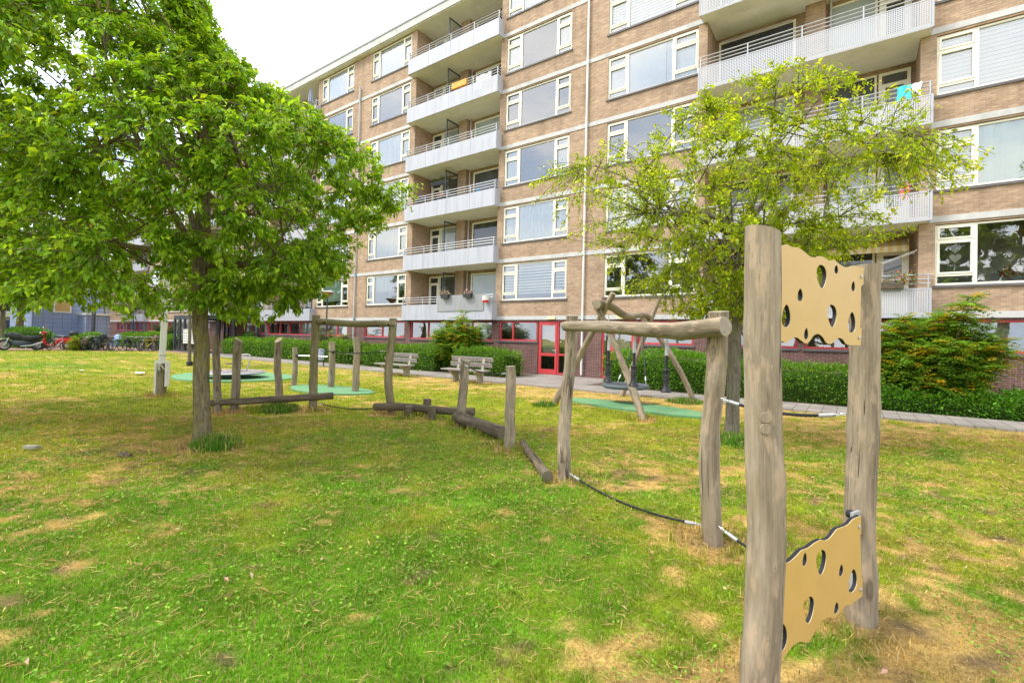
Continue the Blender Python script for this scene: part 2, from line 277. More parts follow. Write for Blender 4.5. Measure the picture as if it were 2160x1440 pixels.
    def build(s,name,mats,parent=None,smooth=False,sharp=None):
        me=bpy.data.meshes.new(name); off=Vector((0,0,0)); q=parent
        while q: off+=q.location; q=q.parent
        V=np.array(s.V,dtype=float).reshape(-1,3)-np.array(off)
        me.from_pydata(V.tolist(),[],s.F)
        if not isinstance(mats,(list,tuple)): mats=[mats]
        for m in mats: me.materials.append(m)
        if len(mats)>1: me.polygons.foreach_set('material_index',s.MI)
        at=me.attributes.new('lc','FLOAT_VECTOR','POINT'); at.data.foreach_set('vector',np.array(s.C,dtype=np.float32).ravel())
        if smooth: me.polygons.foreach_set('use_smooth',[True]*len(me.polygons))
        if sharp:
            me.set_sharp_from_angle(angle=R(sharp))
        me.update(); o=bpy.data.objects.new(name,me); COL.objects.link(o)
        if parent: o.parent=parent
        return o
def np_obj(name,V,F,mat,parent=None,col=None,nv=3):
    me=bpy.data.meshes.new(name); off=Vector((0,0,0)); q=parent
    while q: off+=q.location; q=q.parent
    V=np.ascontiguousarray(V-np.array(off),dtype=np.float32); F=np.ascontiguousarray(F,dtype=np.int32)
    me.vertices.add(len(V)); me.vertices.foreach_set('co',V.ravel()); me.loops.add(F.size); me.loops.foreach_set('vertex_index',F.ravel())
    me.polygons.add(len(F)); me.polygons.foreach_set('loop_start',np.arange(0,F.size,nv,dtype=np.int32)); me.materials.append(mat)
    if col is not None:
        a=me.color_attributes.new('Col','FLOAT_COLOR','POINT'); c=np.ones((len(V),4),np.float32); c[:,:3]=col; a.data.foreach_set('color',c.ravel())
    me.update(calc_edges=True); o=bpy.data.objects.new(name,me); COL.objects.link(o)
    if parent: o.parent=parent
    return o
def tag(o,label=None,cat=None,group=None,kind=None):
    if label: o['label']=label
    if cat: o['category']=cat
    if group: o['group']=group
    if kind: o['kind']=kind
    return o
def thing(name,label,cat,loc=(0,0,0),group=None):
    o=bpy.data.objects.new(name,None); COL.objects.link(o); o.location=loc; o.empty_display_size=.1; return tag(o,label,cat,group)
def dup(root,loc,rz,label=None,scale=1.0):
    r=root.copy(); COL.objects.link(r); r.location=loc; r.rotation_euler=(0,0,rz); r.scale=(scale,)*3
    if label: r['label']=label
    for ch in list(root.children):
        c=ch.copy(); COL.objects.link(c); c.parent=r
        for g in ch.children:
            d=g.copy(); COL.objects.link(d); d.parent=c
    return r
def lerp(a,b,t): return tuple(x+(y-x)*t for x,y in zip(a,b))
def path_pts(a,b,n,bend=0,seed=0,wob=0):
    a=Vector(a);b=Vector(b);rr=random.Random(seed);d=(b-a).normalized();o=d.orthogonal().normalized();o2=d.cross(o);ph=[rr.uniform(0,6.28) for _ in range(4)];out=[]
    for i in range(n):
        t=i/(n-1); s=math.sin(math.pi*t)
        out.append(a.lerp(b,t)+o*(bend*s*math.sin(ph[0])+wob*math.sin(ph[2]+t*7))+o2*(bend*s*math.cos(ph[0])+wob*math.sin(ph[3]+t*5)))
    return out
def log(mb,a,b,r0,r1,seed,bend=.02,wob=.006,seg=22,n=26,noise=.07,capn=None,knots=3):
    mb.mi=0; L_=(Vector(b)-Vector(a)).length
    mb.tube(path_pts(a,b,n,bend,seed,wob),[r0+(r1-r0)*i/(n-1) for i in range(n)],seg,True,noise,seed,1,capn,knots)
    return mb

# ------------------------------------------------------------------ numpy noise
def _h(ix,iy,seed):
    n=(ix*374761393+iy*668265263+seed*1442695041).astype(np.int64); n=(n^(n>>13))*1274126177; n=n^(n>>16); return (n&0xffff)/65535.0
def vn(x,y,seed=0):
    ix=np.floor(x).astype(np.int64); iy=np.floor(y).astype(np.int64); fx=x-ix; fy=y-iy; fx=fx*fx*(3-2*fx); fy=fy*fy*(3-2*fy)
    a=_h(ix,iy,seed);b=_h(ix+1,iy,seed);c=_h(ix,iy+1,seed);d=_h(ix+1,iy+1,seed)
    return (a*(1-fx)+b*fx)*(1-fy)+(c*(1-fx)+d*fx)*fy
def fbm(x,y,seed=0,o=4):
    s=0;a=.5;t=0
    for i in range(o): s=s+a*vn(x*2**i,y*2**i,seed+i*17);t+=a;a*=.55
    return s/t
def sst(x,a,b): t=np.clip((x-a)/(b-a),0,1); return t*t*(3-2*t)
POSTS=[(-.34,2.45),(.07,3.5),(-2.72,4.89),(-.91,4.09),(-4.12,5.68),(-5.9,6.6),(-9.36,5.73),(-7.79,6.55),(-10.29,4.26),(-10.24,4.57),(-10.14,5.43),(-3.55,9.66),(-6.08,10.35),(-13.87,4.43),(-15.2,12.9),(-11.3,12.9),(-7.5,2.9),(-4.8,11.7)]
LUSH=np.array([.118,.255,.012]);YEL=np.array([.275,.315,.020]);DRY=np.array([.50,.32,.125]);SOIL=np.array([.13,.088,.055])
def field(x,y):
    d=np.hypot(x,y)
    n1=fbm(x*.55+3,y*.55,1);n2=fbm(x*2.1,y*2.1,5);n3=fbm(x*7,y*7,9,3)
    dry=.26*n1+.34*n2+.52*n3-.06
    dry=dry+.17*sst(y,9.5,12.5)*(y<13.9)*sst(x,-17,-12)+.08*sst(y,10.5,13)*sst(-x,12,20)
    for px,py in POSTS: dry=dry+.22*np.exp(-((x-px)**2+(y-py)**2)/(2*.26**2))
    dry=dry+.17*np.exp(-((x+8.1)**2/1.6+(y-2.3)**2/.8))+.24*np.exp(-((x-.25)**2/.12+(y-2.75)**2/.35))+.16*np.exp(-((x+.95)**2/.3+(y-2.1)**2/.25))+.09*sst(x,-1.8,.3)*sst(-y,-8,-2)
    dry=dry-.10*np.exp(-((x+3.2)**2/5+(y-1.0)**2/3))-.10*np.exp(-((x+5.4)**2/2.2+(y-4.4)**2/2.5))
    dryf=sst(dry,.535,.64)
    yel=sst(.45*fbm(x*.4,y*.4,21)+.55*fbm(x*1.6,y*1.6,33)+.26*sst(d,4,13)-.16*sst(-x,14,30)-.06*(d<4),.36,.70)
    soil=sst(fbm(x*3.6,y*3.6,41)+.12*fbm(x*14,y*14,43)+.09*np.exp(-((x+8)**2/1.+(y-2.2)**2/.4))+.10*sst(dryf,.2,1),.77,.86)
    soil=soil*np.where(d<11,1,.3)
    for px,py in POSTS: soil=np.maximum(soil,.9*np.exp(-((x-px)**2+(y-py)**2)/(2*.13**2))*(.4+.9*n3))
    soil=np.minimum(soil,1)
    c=LUSH+(YEL-LUSH)*yel[:,None]; c=c+(DRY-c)*(dryf*.85)[:,None]; c=c*(.62+.76*fbm(x*4.5,y*4.5,51,3))[:,None]; c=c+(SOIL-c)*(soil*.85)[:,None]
    return c,dryf,soil
def mask_ok(x,y):
    ok=(y<13.68)|(x<-38)
    ok&=~((x<-38)&(y>14.2+(x+38)*.62))
    for cx,cy,a,b,rot in ((-18.1,8.0,2.25,1.85,0),(-12.25,8.05,1.62,.78,0),(-4.3,11.2,1.9,.72,-.13)):
        u=(x-cx)*math.cos(rot)+(y-cy)*math.sin(rot);v=-(x-cx)*math.sin(rot)+(y-cy)*math.cos(rot); ok&=((u/a)**2+(v/b)**2>1.0)
    return ok

# ------------------------------------------------------------------ ground
def lines(segs):
    a=[]
    for x0,x1,st in segs: a+=list(np.arange(x0,x1,st))
    return np.array(a+[segs[-1][1]])
gx=lines([(-700,-100,60),(-100,-48,4),(-48,-20,.8),(-20,-12,.25),(-12,4,.09),(4,10,.4),(10,40,4),(40,400,60)]); gy=lines([(-400,-40,60),(-40,-6,4),(-6,.3,.5),(.3,9,.09),(9,14,.2),(14,30,1),(30,90,10),(90,700,70)])
X,Y=np.meshgrid(gx,gy); x=X.ravel(); y=Y.ravel(); nx=len(gx)
c_,d_,s_=field(x,y); z=(fbm(x*1.3,y*1.3,61)-.5)*.05*(np.hypot(x,y)<40)-.022
z=np.where((y>13.6)|(x<-38),-.05,z)
idx=np.arange(len(x)).reshape(len(gy),nx); F=np.stack([idx[:-1,:-1],idx[:-1,1:],idx[1:,1:],idx[1:,:-1]],-1).reshape(-1,4)
def lawnmat():
    m,t,p=newmat('lawn_ground'); a=N(t,'ShaderNodeVertexColor',layer_name='Col'); p.inputs['Roughness'].default_value=.95; p.inputs['Specular IOR Level'].default_value=.1
    n=noise(t,posvec(t,(9,9,9)),1,8,.75); n2=noise(t,posvec(t,(45,45,45)),1,5,.7)
    o=mixc(t,1.0,a.outputs[0],ramp(t,n,[(.3,(.6,.62,.6)),(.7,(1.3,1.25,1.2))]),'MULTIPLY'); o=mixc(t,1.0,o,ramp(t,n2,[(.3,(.6,.62,.55)),(.68,(1.35,1.3,1.25))]),'MULTIPLY')
    L(t,o,p.inputs['Base Color']); bump(t,p,n2,.7,.03); return m
tag(np_obj('lawn',np.stack([x,y,z],1),F,lawnmat(),None,c_*(.80+.20*np.maximum(d_,s_))[:,None],4),'green and yellow lawn with bare worn patches in front of the flats','lawn',kind='structure')  # ground darkened under green grass: shade between blades put into the vertex colour
def sheet(name,poly,z,m,label,cat,kind='structure',th=.03):
    mb=MB(); n=len(poly); vs=[(a,b,z) for a,b in poly]+[(a,b,z-th) for a,b in poly]
    mb.add(vs,[tuple(range(n))]+[(i,i+n,(i+1)%n+n,(i+1)%n) for i in range(n)]); return tag(mb.build(name,m),label,cat,kind=kind)
sheet('footpath',[(-38,13.75),(12,13.75),(12,15.3),(-38,15.3)],.012,M['path'],'grey tiled footpath between the lawn and the hedges','footpath',th=.1)
sheet('doorstep_paving',[(-11.45,15.3),(-7.7,15.3),(-7.7,18.47),(-11.45,18.47)],.012,M['path'],'grey tiled paving in front of the red doors','paving',th=.1)
sheet('planting_bed',[(-36,15.3),(-11.45,15.3),(-11.45,18.47),(-36,18.47)],.004,M['soil'],'soil bed under the long hedges','soil',th=.1)
sheet('planting_bed',[(-7.7,15.3),(12,15.3),(12,18.47),(-7.7,18.47)],.004,M['soil'],'soil bed under the hedge right of the red doors','soil',th=.1)
sheet('brick_plaza',[(-75,-14),(-50,-14),(-47.3,5.9),(-46.3,9.3),(-45.3,12.2),(-43.2,13.9),(-38,14.3),(-38,15.3),(-36,15.3),(-36,18.47),(-75,18.47)],.0,M['plaza'],'red brick paving with parked bicycles and motorbikes','paving',th=.1)
sheet('street',[(-130,-60),(-75,-60),(-75,18.4),(-130,18.4)],-.01,M['asphalt'],'grey asphalt street beyond the parked motorbikes','street',th=.1)
def blob(cx,cy,a,b,rot,seed,n=48):
    rr=random.Random(seed);p1,p2=rr.uniform(0,6),rr.uniform(0,6);o=[]
    for i in range(n):
        t=6.28318*i/n; k=1+.05*math.sin(2*t+p1)+.04*math.sin(3*t+p2); u=a*k*math.cos(t);v=b*k*math.sin(t); o.append((cx+u*math.cos(rot)-v*math.sin(rot),cy+u*math.sin(rot)+v*math.cos(rot)))
    return o
for nm,args,lb in (('m',(-18.1,8.0,2.25,1.85,0,1),'green rubber safety surface under the merry-go-round'),('m',(-12.25,8.05,1.62,.78,0,2),'green rubber safety surface under the steel tumbling bars'),('m',(-4.3,11.2,1.85,.68,-.13,3),'green rubber safety surface under the basket swing')):
    sheet('rubber_mat',blob(*args),.02,M['rubber'],lb,'rubber mat',kind=None,th=.06)['group']='green rubber play surfaces'

# ------------------------------------------------------------------ apartment building
FY=18.468; H=2.8; Z0=2.5; NF=6; ZT=Z0+NF*H
BL=thing('apartment_building','seven-storey tan brick apartment block with grey balconies and red ground-floor frames','building',(-35,FY,0))
def wall_grid(mb,u0,u1,z0,z1,holes,Y,dep=.13):
    us=sorted({u0,u1}|{h[0] for h in holes if u0<h[0]<u1}|{h[1] for h in holes if u0<h[1]<u1}); zs=sorted({z0,z1}|{h[2] for h in holes if z0<h[2]<z1}|{h[3] for h in holes if z0<h[3]<z1})
    for i in range(len(us)-1):
        for j in range(len(zs)-1):
            cu_,cz=(us[i]+us[i+1])/2,(zs[j]+zs[j+1])/2
            if any(h[0]<cu_<h[1] and h[2]<cz<h[3] for h in holes): continue
            mb.quad((us[i],Y,zs[j]),(us[i+1],Y,zs[j]),(us[i+1],Y,zs[j+1]),(us[i],Y,zs[j+1]))
    for a,b,c,d in holes:
        e=Y+dep
        mb.quad((a,Y,c),(a,Y,d),(a,e,d),(a,e,c)); mb.quad((b,Y,c),(b,e,c),(b,e,d),(b,Y,d)); mb.quad((a,Y,d),(b,Y,d),(b,e,d),(a,e,d)); mb.quad((a,Y,c),(a,e,c),(b,e,c),(b,Y,c))
MODS=[]
for n in range(-3,2):
    if n==0: m=(-25.62,-24.57,-20.95,-20.52,-14.37,-14.02,-10.38,-20.75,-14.22)
    elif n==1: m=(-9.51,-8.58,-4.87,-4.55,1.57,1.94,5.62,-4.71,1.80)
    else:
        s=16.1*(n+1)
        if n==-2: s=0
        m=tuple(v+s for v in (-41.72,-40.60,-36.95,-36.55,-30.45,-30.05,-26.43,-36.85,-30.05))
    if n==-2: m=(-57.8,-56.4,-52.9,-48.75,-42.6,-52.5,-49.1,-49.0,-42.15)
    MODS.append((n,)+m)
UL,UR=-75.0,9.0
# upper wall
mb=MB(); holes=[]
for n,pl,a0,a1,r0,r1,b0,b1,q0,q1 in MODS:
    holes.append((r0,r1,Z0-.01,ZT+.01))
    for k in range(NF):
        for u0,u1 in ((a0,a1),(b0,b1)): holes.append((u0,u1,Z0+k*H+.95,Z0+k*H+2.74))
wall_holes=[h for h in holes if h[3]-h[2]<5]
zs=[Z0,ZT]
us=[UL]
mbh=MB()
# wall pieces between recesses
edges=[UL]
for m in MODS: edges+=[m[4],m[5]]
edges.append(UR)
for i in range(0,len(edges),2):
    e0,e1=edges[i],edges[i+1]; wall_grid(mb,e0,e1,Z0,ZT,[h for h in wall_holes if e0<h[0]<e1],FY)
RB=FY+1.38
for m in MODS:
    r0,r1=m[4],m[5]
    mb.quad((r0,FY,Z0),(r0,FY,ZT),(r0,RB,ZT),(r0,RB,Z0)); mb.quad((r1,FY,Z0),(r1,RB,Z0),(r1,RB,ZT),(r1,FY,ZT)); mb.quad((r0,RB,Z0),(r1,RB,Z0),(r1,RB,ZT),(r0,RB,ZT))
    cx=(r0+r1)/2+(-.31 if m[0]<1 else .31); mb.box(cx-.3,cx+.3,RB-.36,RB-.005,Z0,ZT)
mb.quad((UL,FY,0),(UL,FY+12,0),(UL,FY+12,ZT),(UL,FY,ZT)); mb.quad((UR,FY,0),(UR,FY,ZT),(UR,FY+12,ZT),(UR,FY+12,0)); mb.quad((UL,FY+12,0),(UR,FY+12,0),(UR,FY+12,ZT),(UL,FY+12,ZT))
mb.build('brick_wall',M['brick'],BL)
# concrete bands, roof
for i in range(0,len(edges),2):
    for k in range(NF):
        mb=MB(); mb.box(edges[i],edges[i+1],FY-.025,FY+.1,Z0+k*H,Z0+k*H+.18); mb.build('concrete_band',M['band'],BL)
mb=MB(); mb.box(UL-.15,UR+.15,FY-.32,FY+12.2,ZT+.02,ZT+.5); rf=mb.build('roof',M['band'],BL); mb=MB(); mb.box(UL-.18,UR+.18,FY-.36,FY-.27,ZT+.44,ZT+.56); mb.build('roof_edging',M['roofedge'],rf)
mb=MB(); mb.box(UL-.05,UR,FY-.26,FY+1.3,ZT-.02,ZT+.015); mb.build('roof_soffit',M['soffit'],BL)
# ground floor openings
GW=[]
for n,pl,a0,a1,r0,r1,b0,b1,q0,q1 in MODS:
    if n==0: GW+=[(-24.64,-20.98,1.5,2.44,(0,.44,.72,1)),(-20.5,-17.7,1.46,2.44,(0,.5,1)),(-17.4,-14.53,1.46,2.44,(0,.52,1)),(-14.1,-11.9,1.5,2.44,(0,.36,1))]
    elif n==1: GW+=[(-7.06,-4.88,1.5,2.44,(0,.45,1)),(-4.4,-1.5,1.5,2.44,(0,.33,.66,1)),(-1.3,1.45,1.5,2.44,(0,.5,1)),(1.9,5.6,1.52,2.44,(0,1))]
    elif n==-2: GW+=[(a0+.1,a1,1.5,2.42,(0,.4,.75,1)),(b0,b1,1.5,2.42,(0,.36,.68,1))]
    else: GW+=[(a0+.35,a1+.05,1.5,2.42,(0,.36,.72,1)),(r0+.1,r0+2.9,1.5,2.42,(0,.6,1)),(r0+3.1,r1-.1,1.5,2.42,(0,.5,1)),(b0+.2,b1,1.5,2.42,(0,.3,.66,1))]
DOORS=[(-11.84,-10.36,.03,2.44,False),(-8.64,-7.14,.03,2.44,True),(-43.9,-42.7,.03,2.3,False)]
mb=MB(); wall_grid(mb,UL,UR,0,Z0-.004,[g[:4] for g in GW]+[d[:4] for d in DOORS],FY+.02,.16); mb.build('red_brick_base',M['brick_low'],BL)
def glassquad(mb,a,b,c,d,Y): mb.quad((a,Y,c),(b,Y,c),(b,Y,d),(a,Y,d))
def room(u0,u1,z0,z1,Y,par,dep=1.6):
    mb=MB(); e=Y+dep; g=.25
    mb.quad((u0-g,e,z0-.5),(u1+g,e,z0-.5),(u1+g,e,z1),(u0-g,e,z1)); mb.quad((u0-g,Y,z1),(u1+g,Y,z1),(u1+g,e,z1),(u0-g,e,z1)); mb.quad((u0-g,Y,z0-.5),(u1+g,Y,z0-.5),(u1+g,e,z0-.5),(u0-g,e,z0-.5))
    mb.quad((u0-g,Y,z0-.5),(u0-g,Y,z1),(u0-g,e,z1),(u0-g,e,z0-.5)); mb.quad((u1+g,Y,z0-.5),(u1+g,e,z0-.5),(u1+g,e,z1),(u1+g,Y,z1)); mb.build('interior',M['int'],par)
def fold(mb,u0,u1,z0,z1,Y,amp=.03,per=.13,seed=0):
    n=max(6,int((u1-u0)/per*4)); rr=random.Random(seed); vs=[]
    for i in range(n+1):
        u=u0+(u1-u0)*i/n; y=Y+amp*math.sin(i*1.57+rr.uniform(-.5,.5))*rr.uniform(.5,1.2); vs+=[(u,y,z0),(u,y,z1)]
    mb.add(vs,[(2*i,2*i+2,2*i+3,2*i+1) for i in range(n)])
def curtain(par,u0,u1,z0,z1,kind,Y,seed,ml,mr):
    if kind=='none': return
    def bd(fn,mat):
        mb=MB(); fn(mb); return mb.build('curtain',mat,par,smooth=False)
    W=u1-u0
    if kind=='net': bd(lambda b: fold(b,u0,u1,z0,z1,Y,.03,.15,seed),M['net'])
    elif kind=='green': bd(lambda b: fold(b,u0,u1,z0,z1,Y,.035,.13,seed),M['greennet'])
    elif kind=='sides': bd(lambda b: (fold(b,u0,ml,z0,z1,Y,.03,.14,seed),fold(b,mr,u1,z0,z1,Y,.03,.14,seed+1)),M['net'])
    elif kind=='half': bd(lambda b: fold(b,u0,u1,z0+.75,z1,Y,.03,.13,seed),M['greennet'])
    elif kind=='zebra':
        def f(b):
            zz=z1
            while zz>z0+.28:
                glassquad(b,u0+.02,u1-.02,zz-.085,zz,Y); zz-=.135
        bd(f,M['white'])
    elif kind=='zebraw':
        def f(b):
            zz=z1; i=0
            while zz>z0+.1:
                b.quad((u0,Y-.008,zz-.118),(u1,Y-.008,zz-.118),(u1,Y+.008,zz),(u0,Y+.008,zz)); zz-=.12
        bd(f,M['white'])
    elif kind=='roller': bd(lambda b:(glassquad(b,u0,u0+W*.66,z0,z1,Y),fold(b,u0+W*.66,u1,z0,z1,Y+.05,.03,.14,seed)),M['white'])
    elif kind=='ochre': bd(lambda b:(glassquad(b,u0,u1,z0+.75,z1,Y),),M['ochre']); bd(lambda b:fold(b,u0+.6,u1-.7,z0,z0+.74,Y+.03,.03,.13,seed),M['greennet'])
    elif kind=='mint': bd(lambda b:(glassquad(b,ml,mr,z0+.3,z1,Y),glassquad(b,u0,ml-.1,z0+.3,z1-.4,Y)),M['mint'])
    elif kind=='drape':
        bd(lambda b: fold(b,u0,ml,z0,z1,Y,.03,.14,seed),M['net']); bd(lambda b: fold(b,ml,u1,z0,z1,Y,.06,.35,seed),M['mint'])
def window(u0,u1,z0,z1,kind,seed,cl=.84,crr=.80,dark=False):
    Y=FY+.05; t=.055
    mb=MB(); ml=u0+cl; mr=u1-crr
    mb.box(u0,u1,Y,Y+.07,z1-t,z1); mb.box(u0,u1,Y,Y+.07,z0,z0+t+.01)
    for a in (u0,u1-t): mb.box(a,a+t,Y,Y+.07,z0+t+.01,z1-t)
    for a in (ml,mr): mb.box(a-.045,a+.045,Y+.001,Y+.07,z0+t+.01,z1-t)
    panes=[(ml+.045,mr-.045,z0+t+.01,z1-t)]
    for a,b in ((u0+t,ml-.045),(mr+.045,u1-t)):
        for zz in (z0+.30,z1-.46): mb.box(a,b,Y+.002,Y+.07,zz-.035,zz+.035)
        for c,d in ((z0+t+.01,z0+.265),(z0+.335,z1-.495),(z1-.425,z1-t)):
            if c>z0+.2:   # opening sash proud of the frame
                s=.05; mb.box(a,b,Y-.02,Y+.03,d-s,d); mb.box(a,b,Y-.02,Y+.03,c,c+s); mb.box(a,a+s,Y-.02,Y+.03,c+s,d-s); mb.box(b-s,b,Y-.02,Y+.03,c+s,d-s); panes.append((a+s,b-s,c+s,d-s))
            else: panes.append((a,b,c,d))
    f=mb.build('window',M['frame'],BL)
    mb=MB()
    for p in panes: glassquad(mb,*p,Y+.045)
    mb.build('pane',M['glass'],f)
    curtain(f,u0+.05,u1-.05,z0+.05,z1-.04,kind,Y+.11,seed,ml,mr); room(u0,u1,z0,z1,FY+.132,f)
    mb=MB(); mb.box(u0-.06,u1+.06,FY-.05,FY+.06,z0-.075,z0-.002); mb.build('sill',M['sill'],f)
    return f
K={(0,'b'):['zebra','net','sides','none','sides','net'],(0,'a'):['half','green','green','net','none','net'],(-1,'b'):['mint','ochre','net','none','none','net'],(1,'a'):['none','net','none','roller','zebraw','zebra'],(1,'b'):['none','drape','zebraw','net','sides','net']}
rk=random.Random(3)
for n,pl,a0,a1,r0,r1,b0,b1,q0,q1 in MODS:
    for k in range(NF):
        for w_,u0,u1 in (('a',a0,a1),('b',b0,b1)):
            kd=K.get((n,w_)); kd=kd[k] if kd else rk.choice(['net','green','sides','none','mint','half'])
            window(u0,u1,Z0+k*H+.95,Z0+k*H+2.72,kd,n*100+k*7+ord(w_),.66 if (n==0 and w_=='a') or n<0 else .86,.95 if n==1 and w_=='a' else .76)
# ground floor windows and doors
for gi,(u0,u1,z0,z1,fr) in enumerate(GW):
    Y=FY+.07; mb=MB(); t=.07; mb.box(u0,u1,Y,Y+.08,z1-t,z1); mb.box(u0,u1,Y,Y+.08,z0,z0+t)
    us=[u0+(u1-u0)*f for f in fr]; gl=MB()
    for i,a in enumerate(us):
        a0=u0 if i==0 else (u1-t if i==len(us)-1 else a-t/2); mb.box(a0,a0+t,Y-.004,Y+.08,z0+t,z1-t)
    for i in range(len(us)-1): glassquad(gl,us[i]+t*.5,us[i+1]-t*.5,z0+t,z1-t,Y+.05)
    f=mb.build('storage_window',M['redframe'],BL); mb=MB(); mb.box(u0-.06,u1+.06,FY-.03,FY+.13,z0-.075,z0-.003); mb.build('brick_sill',M['sill'],f); gl.build('pane',M['glass'],f); room(u0,u1,z0,z1,FY+.182,f,1.2)
    if gi%3!=1:
        mb=MB(); glassquad(mb,u0+(u1-u0)*.35,u1-.05,z0+.05,z1-.05,Y+.25); mb.build('blind',M['grey'] if gi%2 else M['greennet'],f)
for u0,u1,z0,z1,flip in DOORS:
    Y=FY+.06; t=.07; mb=MB(); ds=u1-u0>1.3
    mb.box(u0,u1,Y,Y+.08,z1-t,z1)
    for a in (u0,u1-t): mb.box(a,a+t,Y,Y+.08,z0,z1-t)
    gl=MB(); da,db=(u0+t,u1-t) if not ds else ((u0+t,u1-.46) if not flip else (u0+.46,u1-t))
    if ds:
        a=db if not flip else da-t; mb.box(a,a+t,Y+.001,Y+.08,z0,z1-t); sa,sb=(db+t,u1-t) if not flip else (u0+t,da-t)
        mb.box(sa,sb,Y+.002,Y+.08,z0+.86,z0+.94); mb.box(sa,sb,Y+.002,Y+.08,z0,z0+.08); glassquad(gl,sa,sb,z0+.08,z0+.86,Y+.05); glassquad(gl,sa,sb,z0+.94,z1-t,Y+.05)
    f=mb.build('door_frame',M['redframe'],BL); 
    d=MB(); s=.11; d.box(da,da+s,Y-.03,Y+.03,z0,z1-t); d.box(db-s,db,Y-.03,Y+.03,z0,z1-t); d.box(da+s,db-s,Y-.03,Y+.03,z1-t-s,z1-t); d.box(da+s,db-s,Y-.03,Y+.03,z0,z0+.22); d.box(da+s,db-s,Y-.03,Y+.03,z0+.82,z0+.95)
    glassquad(gl,da+s,db-s,z0+.22,z0+.82,Y+.0); glassquad(gl,da+s,db-s,z0+.95,z1-t-s,Y+.0)
    d.build('red_door',M['redframe'],f); gl.build('pane',M['glass'],f); room(u0,u1,z0+.5,z1,FY+.182,f,1.2)
    if ds:
        mb=MB(); glassquad(mb,da+s,db-s,z0+.95,z1-.2,Y+.1); mb.build('blind',M['sandwall'],f)
    h=MB(); hx=db-.05 if not flip else da+.05; h.obox((hx,Y-.035,z0+1.02),(.02,0,0),(0,.006,0),(0,0,.11)); h.tube([(hx,Y-.04,z0+1.08),(hx,Y-.09,z0+1.08),(hx-.11,Y-.09,z0+1.08)],.011,6); h.build('handle',M['galv'],f)
for u in (-11.1,-7.75,-43.3):
    mb=MB(); mb.box(u-.2,u+.2,FY-.1,FY-.03,Z0+.02,Z0+.14); mb.build('door_light',M['cream_box'],BL)
# downpipes
def pipe(u,z1,m1,m2,seg):
    mb=MB(); mb.tube([(u,FY-.09,.1),(u,FY-.09,z1)],.045,10); o=mb.build('downpipe',m1,BL,True)
    for k in range(seg): c=MB(); c.tube([(u,FY-.09,Z0+k*H-.02),(u,FY-.09,Z0+k*H+.24)],.053,10); c.build('collar',m2,o)
pipe(-9.51,19.2,M['pipe_w'],M['pipe_w'],6); pipe(-25.62,17.4,M['pipe_g'],M['pipe_b'],6); pipe(-41.8,18,M['pipe_g'],M['pipe_g'],6); pipe(-57.9,18,M['pipe_g'],M['pipe_g'],6)
